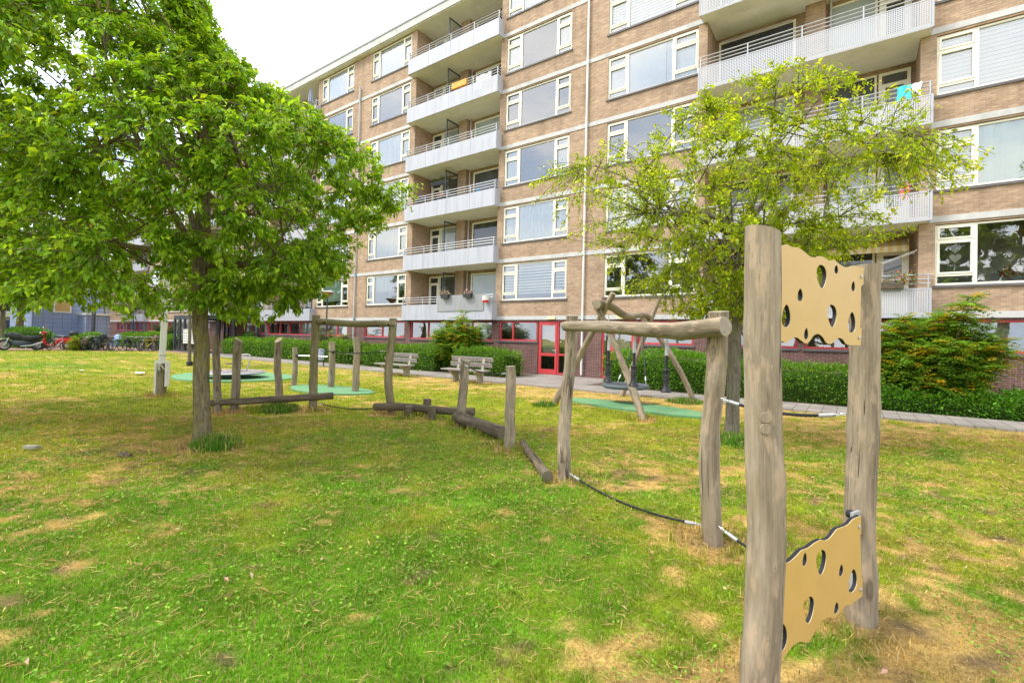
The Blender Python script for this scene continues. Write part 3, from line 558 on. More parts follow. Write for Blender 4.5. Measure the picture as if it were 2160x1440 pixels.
# balconies
def balcony(n,k,q0,q1,r0,r1):
    b=Z0+k*H; YF=18.09 if n!=1 else 17.99; YP=YF-.03
    mb=MB(); mb.box(q0+.03,q1-.03,YF,FY-.026,b,b+.13); mb.box(r0+.002,r1-.002,FY-.026,RB-.002,b+.001,b+.129); sl=mb.build('balcony',M['soffit'],BL)
    style='perf' if n==1 else ('spanel' if n==-1 else 'bpanel')
    mb=MB(); npan=4; W=(q1-q0)
    for i in range(npan):
        a=q0+W*i/npan+.006; c=q0+W*(i+1)/npan-.006; mb.box(a,c,YP-.03,YP,b-.005,b+.83) if style!='perf' else mb.quad((a,YP-.03,b-.005),(c,YP-.03,b-.005),(c,YP-.03,b+.83),(a,YP-.03,b+.83))
        if style=='perf': pass
    for a in (q0,q1):
        if style=='perf': mb.quad((a,YP-.029,b-.005),(a,FY-.03,b-.005),(a,FY-.03,b+.83),(a,YP-.029,b+.83))
        else: mb.box(a-.015,a+.015,YP,FY-.03,b-.005,b+.83)
    mb.build('balcony_panel',M[style],sl)
    if style=='perf':
        mb=MB()
        for i in range(npan+1):
            a=q0+W*i/npan; mb.box(a-.02,a+.02,YP-.036,YP-.031,b-.005,b+.83)
        mb.box(q0,q1,YP-.037,YP-.0315,b+.80,b+.84); mb.box(q0,q1,YP-.037,YP-.0315,b-.02,b+.02); mb.build('panel_frame',M['bpanel'],sl)
    mb=MB()
    for z in (.97,1.10,1.23):
        mb.tube([(q0,FY-.03,b+z),(q0,YP+.03,b+z),(q1,YP+.03,b+z),(q1,FY-.03,b+z)],.019,6)
    for i in range(npan+1):
        a=q0+W*i/npan+(.05 if i==0 else -.05 if i==npan else 0); mb.box(a-.018,a+.018,YP+.012,YP+.05,b+.1,b+1.24)
    mb.build('railing',M['galv'],sl)
    # recess: door, window, screen, pipe
    Yb=RB-.05; mb=MB(); gl=MB(); g2=MB(); mir=(n==1)
    def U(u): return r0+u if not mir else r1-u
    def fr(ua,ub,za,zb,tt=.06):
        ua,ub=min(ua,ub),max(ua,ub); mb.box(ua,ub,Yb-.03,Yb+.04,zb-tt,zb); mb.box(ua,ub,Yb-.03,Yb+.04,za,za+tt); mb.box(ua,ua+tt,Yb-.03,Yb+.04,za+tt,zb-tt); mb.box(ub-tt,ub,Yb-.03,Yb+.04,za+tt,zb-tt)
    zc=b+2.62
    fr(U(.12),U(.95),b+.15,zc,.09); d0,d1=sorted((U(.21),U(.86))); mb.box(d0,d1,Yb-.03,Yb+.03,b+2.12,b+2.24); mb.box(d0,d1,Yb-.03,Yb+.03,b+.24,b+.9)
    glassquad(gl,d0+.06,d1-.06,b+2.26,zc-.1,Yb-.005); glassquad(gl,d0+.09,d1-.09,b+.95,b+2.08,Yb-.005)
    mb.box(d0,d0+.09,Yb-.029,Yb+.03,b+.9,b+2.12); mb.box(d1-.09,d1,Yb-.029,Yb+.03,b+.9,b+2.12)
    cx=(r0+r1)/2+(-.31 if not mir else .31)
    e=cx-.42 if not mir else cx+.42; fr(U(1.0),e,b+.8,zc); w0,w1=sorted((U(1.06),e+(-.06 if not mir else .06))); glassquad(g2 if k%2 else gl,w0,w1,b+.86,zc-.06,Yb+.0)
    e2=cx+.62 if not mir else cx-.62; z3=r1-.12 if not mir else r0+.12; fr(e2,z3,b+.15,zc,.08); v0,v1=sorted((e2,z3)); glassquad(gl if (k+n)%3 else g2,v0+.08,v1-.08,b+.85,zc-.08,Yb+.0); mb.box(v0+.08,v1-.08,Yb-.028,Yb+.03,b+.23,b+.8)
    f=mb.build('balcony_front',M['frame'],sl)
    f.parent=BL; gl.build('pane',M['bglass'],f); g2.build('pane',M['bglass2'],f)
    if n<=0:
        sx=cx-.335; mb=MB(); ya,yb=18.55,RB-.3
        for z in (.2,2.55): mb.box(sx-.025,sx+.025,ya,yb,b+z,b+z+.06)
        for y_ in (ya,yb-.05): mb.box(sx-.025,sx+.025,y_,y_+.05,b+.26,b+2.55)
        mb.box(sx-.024,sx+.024,ya+.05,yb-.05,b+1.0,b+1.05); s=mb.build('privacy_screen',M['dgrey'],BL); mb=MB(); mb.quad((sx,ya+.05,b+.26),(sx,yb-.05,b+.26),(sx,yb-.05,b+2.55),(sx,ya+.05,b+2.55)); mb.build('pane',M['screen'],s)
    mb=MB(); mb.tube([(cx+.45,RB-.2,b+.13),(cx+.45,RB-.2,b+H)],.04,8); mb.build('rain_pipe',M['pipe_g'],BL,True)
for n,pl,a0,a1,r0,r1,b0,b1,q0,q1 in MODS:
    for k in range(NF): balcony(n,k,q0,q1,r0,r1)
# entrance porch with letter boxes
EP=thing('entrance_porch','dark grey framed glass entrance porch with white letter boxes','entrance',(-41,16,0))
mb=MB(); x0,x1,y0,y1=-43.5,-37.6,14.65,18.42
for u in (x0,x0+1.0,-41.6,-39.3,x1-.14): mb.box(u,u+.14,y0,y0+.14,0,2.75)
mb.box(x0,x1,y0-.01,y0+.15,2.5,2.78); mb.box(x0,x1,y0+.001,y0+.13,.0,.12)
for yy in (16.4,y1-.14): mb.box(x0,x0+.14,yy,yy+.14,0,2.5); mb.box(x1-.14,x1,yy,yy+.14,0,2.5)
mb.box(x0,x0+.14,y0+.15,y1,2.5,2.78); mb.box(x1-.14,x1,y0+.15,y1,2.5,2.78); mb.box(x0+.14,x1-.14,y0+.15,y1,2.62,2.78)
mb.build('porch_frame',M['dgrey'],EP)
mb=MB()
for a,b in ((x0+.14,x0+1.0),(x0+1.14,-41.6)): glassquad(mb,a,b,.12,2.5,y0+.07)
glassquad(mb,-41.46,-39.3,1.75,2.5,y0+.07); glassquad(mb,-41.46,-39.3,.12,.6,y0+.07); mb.quad((x0+.07,y0+.14,.1),(x0+.07,y1,.1),(x0+.07,y1,2.5),(x0+.07,y0+.14,2.5)); mb.build('pane',M['glass'],EP)
mb=MB(); mb.box(-41.44,-37.8,y0-.05,y0+.1,.66,1.72); lb_=mb.build('letter_boxes',M['pale'],EP); mb=MB()
for r_ in range(5):
    for c in range(9): mb.box(-41.36+c*.4,-41.08+c*.4,y0-.056,y0-.05,.80+r_*.2,.86+r_*.2)
mb.build('letter_slot',M['dgrey'],lb_)
mb=MB(); mb.box(-43.3,-42.6,17.6,17.7,0,2.5); mb.build('inner_door',M['dgrey'],EP)

# ------------------------------------------------------------------ playground timber
WD=[M['wood'],M['endg']]; WB=[M['woodB'],M['end']]; WK=[M['woodD'],M['endD']]
def post(name,base,top,r0,r1,seed,mats=WD,parent=None,bend=.02,wob=.006,capn=None,knots=3,noise=.06):
    mb=MB(); b=Vector(base); t=Vector(top); b=b-(t-b).normalized()*.12
    log(mb,b,t,r0,r1,seed,bend,wob,22,30,noise,capn,knots); return mb.build(name,mats,parent,True,40)
def bolt(mb,c,d,r=.022): c=Vector(c); d=Vector(d).normalized(); mb.lathe(c,[(r,0),(r,r*.3),(r*.8,r*.5),(r*.35,r*.62)],12,d)
toward=lambda p:(Vector((0,0,1.2))-Vector(p)).normalized()
# climbing panel frame
CP=thing('climbing_panel_frame','climbing frame of two tall grey log posts joined by two tan panels with teardrop holes','climbing frame',(-.13,2.97,0))
post('post',(-.338,2.455,0),(-.342,2.49,2.142),.080,.077,11,WD,CP,.016,.012,(.25,.1,1),7,.07)
post('post',(.075,3.52,0),(.062,3.512,2.085),.082,.074,12,WD,CP,-.03,.012,(-.08,0,1),7,.08)
UPO=[(0.06,2.06),(0.158,2.081),(0.207,2.075),(0.269,2.079),(0.327,2.068),(0.387,2.05),(0.441,2.051),(0.489,2.063),(0.538,2.062),(0.596,2.052),(0.655,2.06),(0.717,2.043),(0.795,2.037),(0.876,2.054),(0.943,2.054),(1.011,2.055),(1.01,1.959),(0.98,1.952),(0.973,1.707),(0.995,1.705),(0.984,1.609),(0.823,1.609),(0.759,1.639),(0.713,1.646),(0.668,1.633),(0.624,1.612),(0.572,1.618),(0.536,1.645),(0.486,1.661),(0.438,1.653),(0.399,1.625),(0.359,1.611),(0.314,1.624),(0.269,1.639),(0.219,1.632),(0.165,1.612),(0.06,1.63)]
LOO=[(0.06,.55),(0.156,0.565),(0.228,0.558),(0.302,0.574),(0.347,0.588),(0.41,0.586),(0.474,0.596),(0.54,0.598),(0.592,0.585),(0.644,0.589),(0.715,0.617),(0.77,0.617),(0.845,0.617),(0.923,0.637),(1.014,0.636),(1.021,0.534),(1.006,0.53),(1.034,0.274),(1.047,0.272),(1.047,0.171),(0.956,0.169),(0.897,0.164),(0.839,0.178),(0.764,0.158),(0.71,0.145),(0.656,0.167),(0.586,0.178),(0.519,0.157),(0.455,0.121),(0.407,0.117),(0.344,0.141),(0.269,0.143),(0.197,0.114),(0.141,0.096),(.06,.11)]
HUO=[(0.512,1.899,2.02,0.096,0),(0.674,1.989,2.036,0.04,1),(0.879,1.91,1.968,0.041,1),(0.296,1.818,1.881,0.048,1),(0.168,1.686,1.795,0.072,1),(0.633,1.701,1.821,0.092,0),(0.867,1.678,1.794,0.085,1),(0.361,1.630,1.689,0.038,1)]
HLO=[(0.378,0.504,0.569,0.04,1),(0.549,0.417,0.545,0.097,0),(0.776,0.353,0.416,0.045,1),(0.921,0.229,0.355,0.096,1),(0.163,0.406,0.474,0.05,1),(0.424,0.207,0.339,0.101,0),(0.726,0.167,0.226,0.046,1),(0.17,0.149,0.28,0.092,1)]
PO=Vector((-.3288,2.4456,0)); PT=Vector((.36373,.931504,0)); PN=Vector((.931504,-.36373,0))
def catmull(p,n=4):
    o=[];m=len(p)
    for i in range(m):
        a,b,c,d=[Vector((*p[(i+j-1)%m],0)) for j in range(4)]
        sharp=(b-a).angle(c-b,0)>.9 or (c-b).angle(d-c,0)>.9
        for k in range(1 if sharp else n):
            t=k/n; q=.5*((2*b)+(c-a)*t+(2*a-5*b+4*c-d)*t*t+(3*b-a-3*c+d)*t**3); o.append((q.x,q.y))
    return o
def drop(h,n=22):
    xc,z0,z1,wd,pt=h; o=[]
    for i in range(n):
        t=6.28318*i/n; s=math.cos(t); k=(s+1)/2   # k=1 pointed end
        half=wd/2*abs(math.sin(t))*(1-.45*k)*1.42; u=xc+math.copysign(half,math.sin(t)); v=(z0+(z1-z0)*k) if pt else (z1-(z1-z0)*k)
        o.append((u+.10*(v-(z0+z1)/2)*(1 if pt else -1)*.6,v))
    return o
def panel(outer,holes,bolts):
    th=.021; loops=[catmull(outer)]+[drop(h) for h in holes]; P=lambda u,v,d:PO+PT*u+PN*d+Vector((0,0,v))
    tri=tessellate_polygon([[Vector((a,b,0)) for a,b in l] for l in loops]); flat=[q for l in loops for q in l]; mb=MB()
    nrm=lambda f:f
    v=[P(a,b,th/2) for a,b in flat]; fs=[]
    for f in tri:
        a,b,c=[v[i] for i in f]; fs.append(tuple(f) if (b-a).cross(c-a).dot(PN)>0 else tuple(reversed(f)))
    mb.mi=0; mb.add(v,fs); mb.add([P(a,b,-th/2) for a,b in flat],[tuple(reversed(f)) for f in fs])
    for l in loops:
        n=len(l)
        # thin pale routed lip, then dark core
        def inset(e):
            o=[]
            for i in range(n):
                a=Vector(l[i-1]);c=Vector(l[(i+1)%n]);d=(c-a).normalized(); o.append((l[i][0],l[i][1]))
            return o
        mb.mi=1; mb.add([P(a,b,th/2) for a,b in l]+[P(a,b,th/2-.0025) for a,b in l],[(i,(i+1)%n,(i+1)%n+n,i+n) for i in range(n)])
        mb.mi=2; mb.add([P(a,b,th/2-.0025) for a,b in l]+[P(a,b,-th/2) for a,b in l],[(i,(i+1)%n,(i+1)%n+n,i+n) for i in range(n)])
    o=mb.build('panel',[M['hdpe'],M['hdpe_lip'],M['hdpe_edge']],CP)
    mb=MB()
    for u,z in bolts: bolt(mb,P(u,z,th/2),PN,.011)
    mb.build('bolt',M['galv'],o)
panel(UPO,HUO,[(.975,2.002),(.959,1.652)]); panel(LOO,HLO,[(.989,.579),(1.019,.217)])
for z in (2.0,.60,.25):
    mb=MB(); c=PO+PT*1.02-PN*.02+Vector((0,0,z)); mb.obox(c,PT*.045,PN*.008,(0,0,.05)); bk=mb.build('bracket',M['galv'],CP); mb=MB(); mb.lathe(c-PT*.01-PN*.008+Vector((0,0,.03)),[(.022,0),(.026,.01),(.02,.03),(.008,.036)],14,-PN); mb.build('bolt_cap',M['black'],bk)
mb=MB()
pc=Vector((-.338,2.46,1.04)); dv=toward(pc); dv=Vector((dv.x+.15,dv.y+.1,0)).normalized()
for z in (1.275,1.225): mb.lathe(Vector((-.338,2.465,z))+dv*.085,[(.024,0),(.024,.009),(.0225,.011)],18,dv)
mb.build('bolt_plug',M['wood'],CP)
# log beam frames
def beam_frame(label,pa,pb,ha,hb,ra,rb,bm0,bm1,br0,br1,mats,s,bends):
    t=thing('log_beam_frame',label,'climbing frame',((pa[0]+pb[0])/2,(pa[1]+pb[1])/2,0)); t['group']='log beam frames'
    post('post',(*pa,0),(pa[0]+bends[0],pa[1]+bends[1],ha),ra,ra*.92,s,mats,t,.05,.018,None,7,.08); post('post',(*pb,0),(pb[0]+bends[2],pb[1]+bends[3],hb),rb,rb*.95,s+1,mats,t,.05,.018,None,8,.10)
    mb=MB(); pts=path_pts(bm0,bm1,30,.02,s+2,.020); n=len(pts); log_=[br0+(br1-br0)*i/(n-1) for i in range(n)]; mb.tube(pts,log_,22,True,.09,s+2,1,None,6); b=mb.build('beam',mats,t,True,40)
    mb=MB(); 
    for q,rr_ in ((bm0,br0),(bm1,br1)):
        c=Vector(q).lerp(Vector(bm1 if q is bm0 else bm0),.09); dd=toward(c); bolt(mb,c+dd*rr_*.97,dd,.026)
    mb.build('bolt_cap',M['black'],b); return t
beam_frame('large grey log beam frame with three hanging grips in the foreground',(-2.722,4.889),(-.912,4.09),1.89,1.86,.074,.080,(-2.70,4.83,1.76),(-.80,3.97,1.735),.055,.078,WD,31,(.04,.03,.008,.006))
beam_frame('mossy log beam frame with two tightropes left of the benches',(-9.359,5.728),(-7.788,6.551),1.997,1.956,.086,.082,(-9.25,5.74,1.85),(-7.70,6.545,1.82),.072,.062,WB,41,(.02,.01,-.01,-.008))
# single posts
for (bx,by,tx,ty,h,r,s,lb,mt,cn) in [(-4.116,5.684,-4.117,5.683,1.192,.080,51,'short grey round post standing alone left of the large beam frame',WD,None),(-5.905,6.604,-5.829,6.659,1.174,.088,52,'short leaning grey post with a rope tied to its top',WD,None)]:
    tag(post('round_post',(bx,by,0),(tx,ty,h),r,r*.9,s,mt,None,.025,.008,cn),lb,'post','free-standing round posts')
PB=thing('log_balance_beam','long low log beam bolted to three slant-topped posts beside the big tree','balance beam',(-10.0,5,0))
for i,(bx,by,tx,ty,h,r,cn) in enumerate([(-10.294,4.263,-10.382,4.199,1.50,.074,(-.5,-.2,1)),(-10.245,4.572,-10.213,4.595,1.44,.082,(.45,.45,1)),(-10.142,5.434,-10.19,5.40,1.45,.077,(.25,-.75,1))]):
    post('post',(bx,by,0),(tx,ty,h),r,r*.93,60+i,[M['wood'],M['end']],PB,.03,.01,cn)
mb=MB(); log(mb,(-10.45,4.02,.17),(-9.02,6.02,.29),.066,.075,66,.015,.006,20,30); mb.build('beam',WK,PB,True,40)
LB=thing('staked_log_beam','low dark log held between three short stumps','balance beam',(-6.99,6.71,0))
mb=MB(); log(mb,(-7.95,6.26,.14),(-6.03,7.16,.14),.075,.08,71,.02,.01); mb.build('log',WK,LB,True,40)
for i,(x_,y_,h) in enumerate([(-7.13,6.46,.21),(-6.70,6.66,.24),(-7.04,6.86,.33)]): post('stump',(x_,y_,0),(x_,y_,h),.085,.08,73+i,WK,LB,.0,.0)
mb=MB(); log(mb,(-5.93,6.55,.13),(-4.47,6.03,.105),.115,.105,77,.01,.004,24,22,.04); tag(mb.build('lying_log',WK,None,True,40),'thick brown log lying between the two short posts','log')
mb=MB(); log(mb,(-4.02,5.93,.05),(-2.76,4.60,.075),.052,.060,79,.035,.012,18,24,.07); tag(mb.build('sloping_log',WK,None,True,40),'thin half-buried log running up to the large beam frame','log')
# tightropes
def rope(label,a,b,sag,group='tightropes between the posts',rr=.011):
    a=Vector(a);b=Vector(b); t=thing('tightrope',label,'rope',a.lerp(b,.5),group); d=(b-a); n=24
    pts=[a.lerp(b,i/(n-1))-Vector((0,0,sag*4*(i/(n-1))*(1-i/(n-1)))) for i in range(n)]; ln=d.length; ch=.10/ln; sl_=.08/ln
    f=lambda s:a.lerp(b,s)-Vector((0,0,sag*4*s*(1-s)))
    mb=MB(); m=90; cen=[f(ch+(1-2*ch)*i/m) for i in range(m+1)]
    for st in range(3):
        mb.tube([c+Vector((math.cos(i*.55+st*2.094)*d.y/ln*.5,-math.cos(i*.55+st*2.094)*d.x/ln*.5,math.sin(i*.55+st*2.094)))*rr*.5 for i,c in enumerate(cen)],rr*.62,5)
    mb.build('rope',M['black'],t,True)
    for s0,s1,sg in ((ch*.9,ch+sl_,1),(1-ch*.9,1-ch-sl_,-1)):
        mb=MB(); mb.tube([f(s0+(s1-s0)*i/4) for i in range(5)],rr*1.3,10); mb.build('sleeve',M['galv'],t,True,40)
        mb=MB()
        for i in range(5):
            s=(i+.5)/5*ch; s=s if sg>0 else 1-s; u=(f(min(1,s+.01))-f(max(0,s-.01))).normalized(); o=u.orthogonal().normalized(); o2=u.cross(o); mb.ring(f(s),u,o if i%2 else o2,.013,.0032,12,5,.6)
        mb.build('chain',M['steel'],t,True)
    return t
rope('low black tightrope sagging between the two posts of the large beam frame',(-2.63,4.85,.065),(-.98,4.13,.10),.085)
rope('black rope from the large beam frame to the tall panel post at waist height',(-.85,4.05,1.165),(-.01,3.56,1.19),.055)
rope('low black rope from the large beam frame to the foot of the panel frame',(-.85,4.05,.15),(-.01,3.56,.15),.07)
rope('upper tightrope across the mossy beam frame',(-9.28,5.77,1.27),(-7.86,6.51,1.29),.07)
rope('lower tightrope near the ground across the mossy beam frame',(-9.28,5.77,.15),(-7.86,6.51,.13),.10)
rope('rope between the tops of the two short round posts',(-5.76,6.53,1.10),(-4.19,5.72,1.08),.07)
# hanging grips
g0=None
GRP='hanging bell grips under the large beam'
for i,(x_,y_,zt) in enumerate([(-2.07,4.61,1.70),(-1.73,4.45,1.69),(-1.36,4.28,1.68)]):
    lb=['leftmost black bell grip hanging under the large log beam','middle black bell grip hanging under the large log beam','rightmost black bell grip hanging under the large log beam'][i]
    if g0 is None:
        g0=thing('hanging_grip',lb,'rope grip',(x_,y_,zt),GRP); P=Vector((x_,y_,zt)); mb=MB()
        for k in range(4): mb.ring(P-Vector((0,0,.012+k*.021)),(0,0,1),(1,0,0) if k%2 else (0,1,0),.013,.0034,12,5,.62)
        mb.build('chain',M['steel'],g0,True); mb=MB(); mb.tube([P-Vector((0,0,.09)),P-Vector((0,0,.20))],.017,12); mb.build('sleeve',M['galv'],g0,True,40)
        mb=MB()
        for st in range(3): mb.tube([P+Vector((math.cos(k*.7+st*2.09)*.008,math.sin(k*.7+st*2.09)*.008,-.19-k*.0065)) for k in range(26)],.009,5)
        mb.build('rope',M['black'],g0,True)
        mb=MB(); mb.lathe(P-Vector((0,0,.53)),[(.046,0),(.05,.008),(.044,.02),(.03,.05),(.024,.09),(.027,.12),(.024,.124),(.028,.15),(.025,.155),(.028,.18),(.032,.20),(.026,.21),(.012,.215)],18); mb.build('bell',M['black'],g0,True,40)
    else: g=dup(g0,(x_,y_,zt),i*1.1,lb)
# basket swing
SW=thing('swing_frame','rustic swing frame of crossed grey logs with a wavy top beam','swing',(-4.7,11.8,0))
def leg(b,mid,t,r,s):
    mb=MB(); b=Vector((*b,0));m=Vector(mid);t=Vector(t); b=b-(m-b).normalized()*.1; pts=[]
    for i in range(30):
        s_=i/29; pts.append(((1-s_)**2*b+2*s_*(1-s_)*(2*m-.5*b-.5*t)+s_*s_*t) if True else b)
    mb.mi=0; mb.tube(pts,[r*(1-.15*i/29) for i in range(30)],18,True,.06,s,1,None,3); return mb.build('leg',WD,SW,True,40)
leg((-3.548,9.656),(-4.15,9.92,1.18),(-4.87,9.99,2.50),.078,81); leg((-6.078,10.345),(-5.35,10.28,1.25),(-4.47,10.15,2.70),.082,82)
leg((-3.665,13.928),(-4.22,13.68,1.24),(-5.02,13.40,2.32),.078,83); leg((-5.537,13.377),(-5.07,13.42,1.35),(-4.55,13.60,2.88),.078,84)
mb=MB(); a=Vector((-4.72,9.82,2.43)); b=Vector((-4.82,13.62,2.30)); n=34; mb.tube([a.lerp(b,i/(n-1))+Vector((0,0,.06*math.sin(i/(n-1)*9.4)-.05*math.sin(math.pi*i/(n-1)))) for i in range(n)],[.10-.02*i/n for i in range(n)],20,True,.05,85,1,None,3); mb.build('beam',WD,SW,True,40)
BS=thing('basket_swing','round grey basket swing seat hanging on four black ropes','swing seat',(-4.78,11.75,.44))
c=Vector((-4.78,11.75,.44)); mb=MB(); mb.ring(c,(1,0,0),(0,1,0),.55,.055,40,10); mb.build('seat_rim',M['seatgrey'],BS,True)
mb=MB(); mb.lathe(c,[(.05,-.09),(.35,-.07),(.52,-.01),(.5,.02),(.3,-.04),(.05,-.055)],36); mb.build('seat',M['pot'],BS,True)
for yy in (-1.15,1.15):
    top=c+Vector((.0,yy,1.80 if yy<0 else 1.76))
    mb=MB()
    for k in range(6): mb.ring(top-Vector((0,0,.02+.034*k)),(0,0,1),(1,0,0) if k%2 else (0,1,0),.022,.005,12,5,.6)
    mb.build('chain',M['steel'],BS,True)
    for sx in (-1,1):
        e=c+Vector((sx*.40,math.copysign(.38,yy),.03)); mb=MB(); st=top-Vector((0,0,.22)); mb.tube([st,st.lerp(e,.9)],.012,6); ro=mb.build('rope',M['black'],BS,True); mb=MB(); mb.tube([st.lerp(e,.86),st.lerp(e,.93)],.02,8); mb.tube([st.lerp(e,.93),e],.008,6); mb.build('sleeve',M['galv'],ro,True,40)
# tumbling bars
TB=thing('tumbling_bars','three grey round posts of rising height joined by two steel bars','tumbling bars',(-12.7,8.2,0)); bp=[(-13.899,7.901,1.164,.080),(-12.729,8.402,1.371,.098),(-11.341,8.267,1.536,.098)]
for i,(x_,y_,h,r) in enumerate(bp): post('post',(x_,y_,0),(x_,y_,h),r,r*.92,90+i,WD,TB,.012,.005)
for i,z in ((0,.92),(1,1.06)):
    a=Vector((*bp[i][:2],z)); b=Vector((*bp[i+1][:2],z)); d=(b-a).normalized(); mb=MB(); mb.tube([a+d*.06,b-d*.06],.019,12); o=mb.build('bar',M['steel'],TB,True,40); mb=MB(); mb.lathe(a+d*bp[i][3]*.9,[(.045,0),(.045,.03),(.025,.045)],14,d); mb.lathe(b-d*bp[i+1][3]*.9,[(.045,0),(.045,.03),(.025,.045)],14,-d); mb.build('bar_flange',M['black'],o,True,40)
# merry-go-round
MG=thing('merry_go_round','low round steel merry-go-round with curved hand rails','merry-go-round',(-17.5,7.75,0)); c=Vector((-17.5,7.75,0)); mb=MB()
mb.lathe(c,[(.2,.02),(.3,.08),(.85,.15),(.97,.17),(1.0,.2),(.97,.225),(.9,.235)],44); mb.build('disc_rim',M['galv'],MG,True,40); mb=MB(); mb.lathe(c,[(.9,.2),(.93,.243),(.05,.243)],44); mb.build('deck',M['plank'],MG)
mb=MB(); mb.tube([c+Vector((0,0,.2)),c+Vector((0,0,.86))],.05,14); mb.build('centre_post',M['galv'],MG,True,40)
e1=Vector((.811,.584,0))
for ang in (0,2.094,4.188):
    d=Vector((math.cos(ang)*e1.x-math.sin(ang)*e1.y,math.sin(ang)*e1.x+math.cos(ang)*e1.y,0)); mb=MB(); p=[]
    for k in range(12):
        t=k/11; p.append(c+d*(.42+.16*t)+Vector((0,0,.24+.46*t)))
    for k in range(1,9):
        t=k/8*math.pi*.62; p.append(c+d*(.58-.13*(1-math.cos(t)))+Vector((0,0,.70+.13*math.sin(t))))
    p.append(c+Vector((0,0,.80))); mb.tube(p,.021,8); mb.build('hand_rail',M['galv'],MG,True)
mb=MB(); mb.lathe(c+Vector((0,0,.5)),[(.06,-.012),(.27,-.012),(.27,.012),(.06,.012)],28); mb.build('turning_wheel',M['dgrey'],MG)
# benches
def bench(label,x_,y_,rz):
    t=thing('park_bench',label,'bench',(0,0,0),'benches along the footpath'); mb=MB()
    for k in range(3): mb.obox((0,-.30+k*.16,.445+.0*k),(.95,0,0),(0,.068,0),(0,0,.022))
    mb.build('seat',M['plank'],t); mb=MB()
    for k in range(2): mb.obox((0,.20+k*.07,.62+k*.20),(.93,0,0),(0,.02,.006),(0,-.02,.075))
    mb.build('backrest',M['plank'],t)
    for sx in (-.55,.55):
        mb=MB(); pr=[(-.34,.42),(-.34,.38),(-.12,.22),(-.06,0),(.16,0),(.16,.2),(.22,.42),(.30,.86),(.25,.88),(.14,.46),(.1,.42)]; n=len(pr)
        mb.add([(sx-.05,a,b) for a,b in pr]+[(sx+.05,a,b) for a,b in pr],[tuple(range(n-1,-1,-1)),tuple(range(n,2*n))]+[(i,(i+1)%n,(i+1)%n+n,i+n) for i in range(n)]); mb.build('leg',M['conc'],t)
    t.location=(x_,y_,0); t.rotation_euler=(0,0,rz); return t
bn=bench('left bench behind the mossy beam frame, grey planks on concrete legs',-15.1,12.95,R(2)); dup(bn,(-11.28,12.95,0),R(4),'right bench in front of the round hedge, grey planks on concrete legs')
# bin, lamps, flagpole
t=thing('litter_bin','small grey litter bin on a post beside the footpath','bin',(-21.5,13.55,0)); mb=MB(); mb.lathe((-21.5,13.55,.30),[(.16,0),(.18,.02),(.18,.5),(.15,.56)],16); mb.build('bin_body',M['bluegrey'],t,True,40); mb=MB(); mb.tube([(-21.5,13.74,0),(-21.5,13.74,.9)],.03,8); mb.build('post',M['dgrey'],t)
def lamp(label,x_,y_,h):
    t=thing('street_lamp',label,'street lamp',(x_,y_,0),'lamp posts'); mb=MB(); mb.tube([(x_,y_,0),(x_,y_,1.0),(x_,y_,1.02),(x_,y_,h)],[.07,.07,.045,.04],12); mb.build('pole',M['dgrey'],t,True,40)
    mb=MB(); mb.lathe((x_,y_,h-.02),[(.05,0),(.07,.03),(.20,.16),(.40,.30),(.41,.33)],24); mb.build('lamp_bowl',M['lampcopper'],t,True,50); mb=MB(); mb.lathe((x_,y_,h+.31),[(.41,0),(.42,.02),(.3,.06),(.1,.08)],24); mb.build('lamp_cap',M['pale'],t,True,50); return t
lamp('street lamp with copper bowl behind the hedge, left of the mossy beam frame',-25.1,16.15,3.75); lamp('dark street lamp behind the parked bicycles',-52.3,14.5,4.0)
mb=MB(); mb.tube([(-51.6,11.6,0),(-51.6,11.6,5.2)],.14,12); tag(mb.build('grey_mast',M['dgrey'],None,True),'plain dark grey mast behind the parked bicycles','mast')
FP=thing('flagpole','white flagpole standing in a short timber and steel base','flagpole',(-13.86,4.44,0)); e=Vector((.811,.584,0)); c=Vector((-13.86,4.44,0)); tw=Vector((.585,-.811,0))
mb=MB(); mb.tube([c+tw*.0+Vector((0,0,.62)),c+e*.04+Vector((0,0,2.2)),c+e*.12+Vector((0,0,5.5))],[.072,.068,.05],14); mb.build('pole',M['flagwhite'],FP,True,40)
mb=MB(); mb.obox(c+e*.035+Vector((0,0,.36)),e*.06,tw*.07,(0,0,.42)); mb.build('timber_stub',M['woodB'],FP)
for s,h in ((-1,.84),(1,.62)):
    mb=MB(); mb.obox(c+e*(-.11 if s<0 else .15)+Vector((0,0,h/2+(.0 if s<0 else .22))),e*.022,tw*.06,(0,0,h/2)); mb.build('steel_cheek',M['flagwhite'],FP)
mb=MB(); mb.tube([c+e*-.12+tw*.1+Vector((0,0,.86)),c+e*.05+tw*.11+Vector((0,0,.76)),c+e*.19+tw*.1+Vector((0,0,.6)),c+e*.2+tw*.1+Vector((0,0,.3))],.008,6); mb.build('halyard',M['pale'],FP); mb=MB(); mb.ring(c+e*.008+Vector((0,0,.98)),e,tw,.072,.006,18,5); mb.build('band',M['dgrey'],FP)
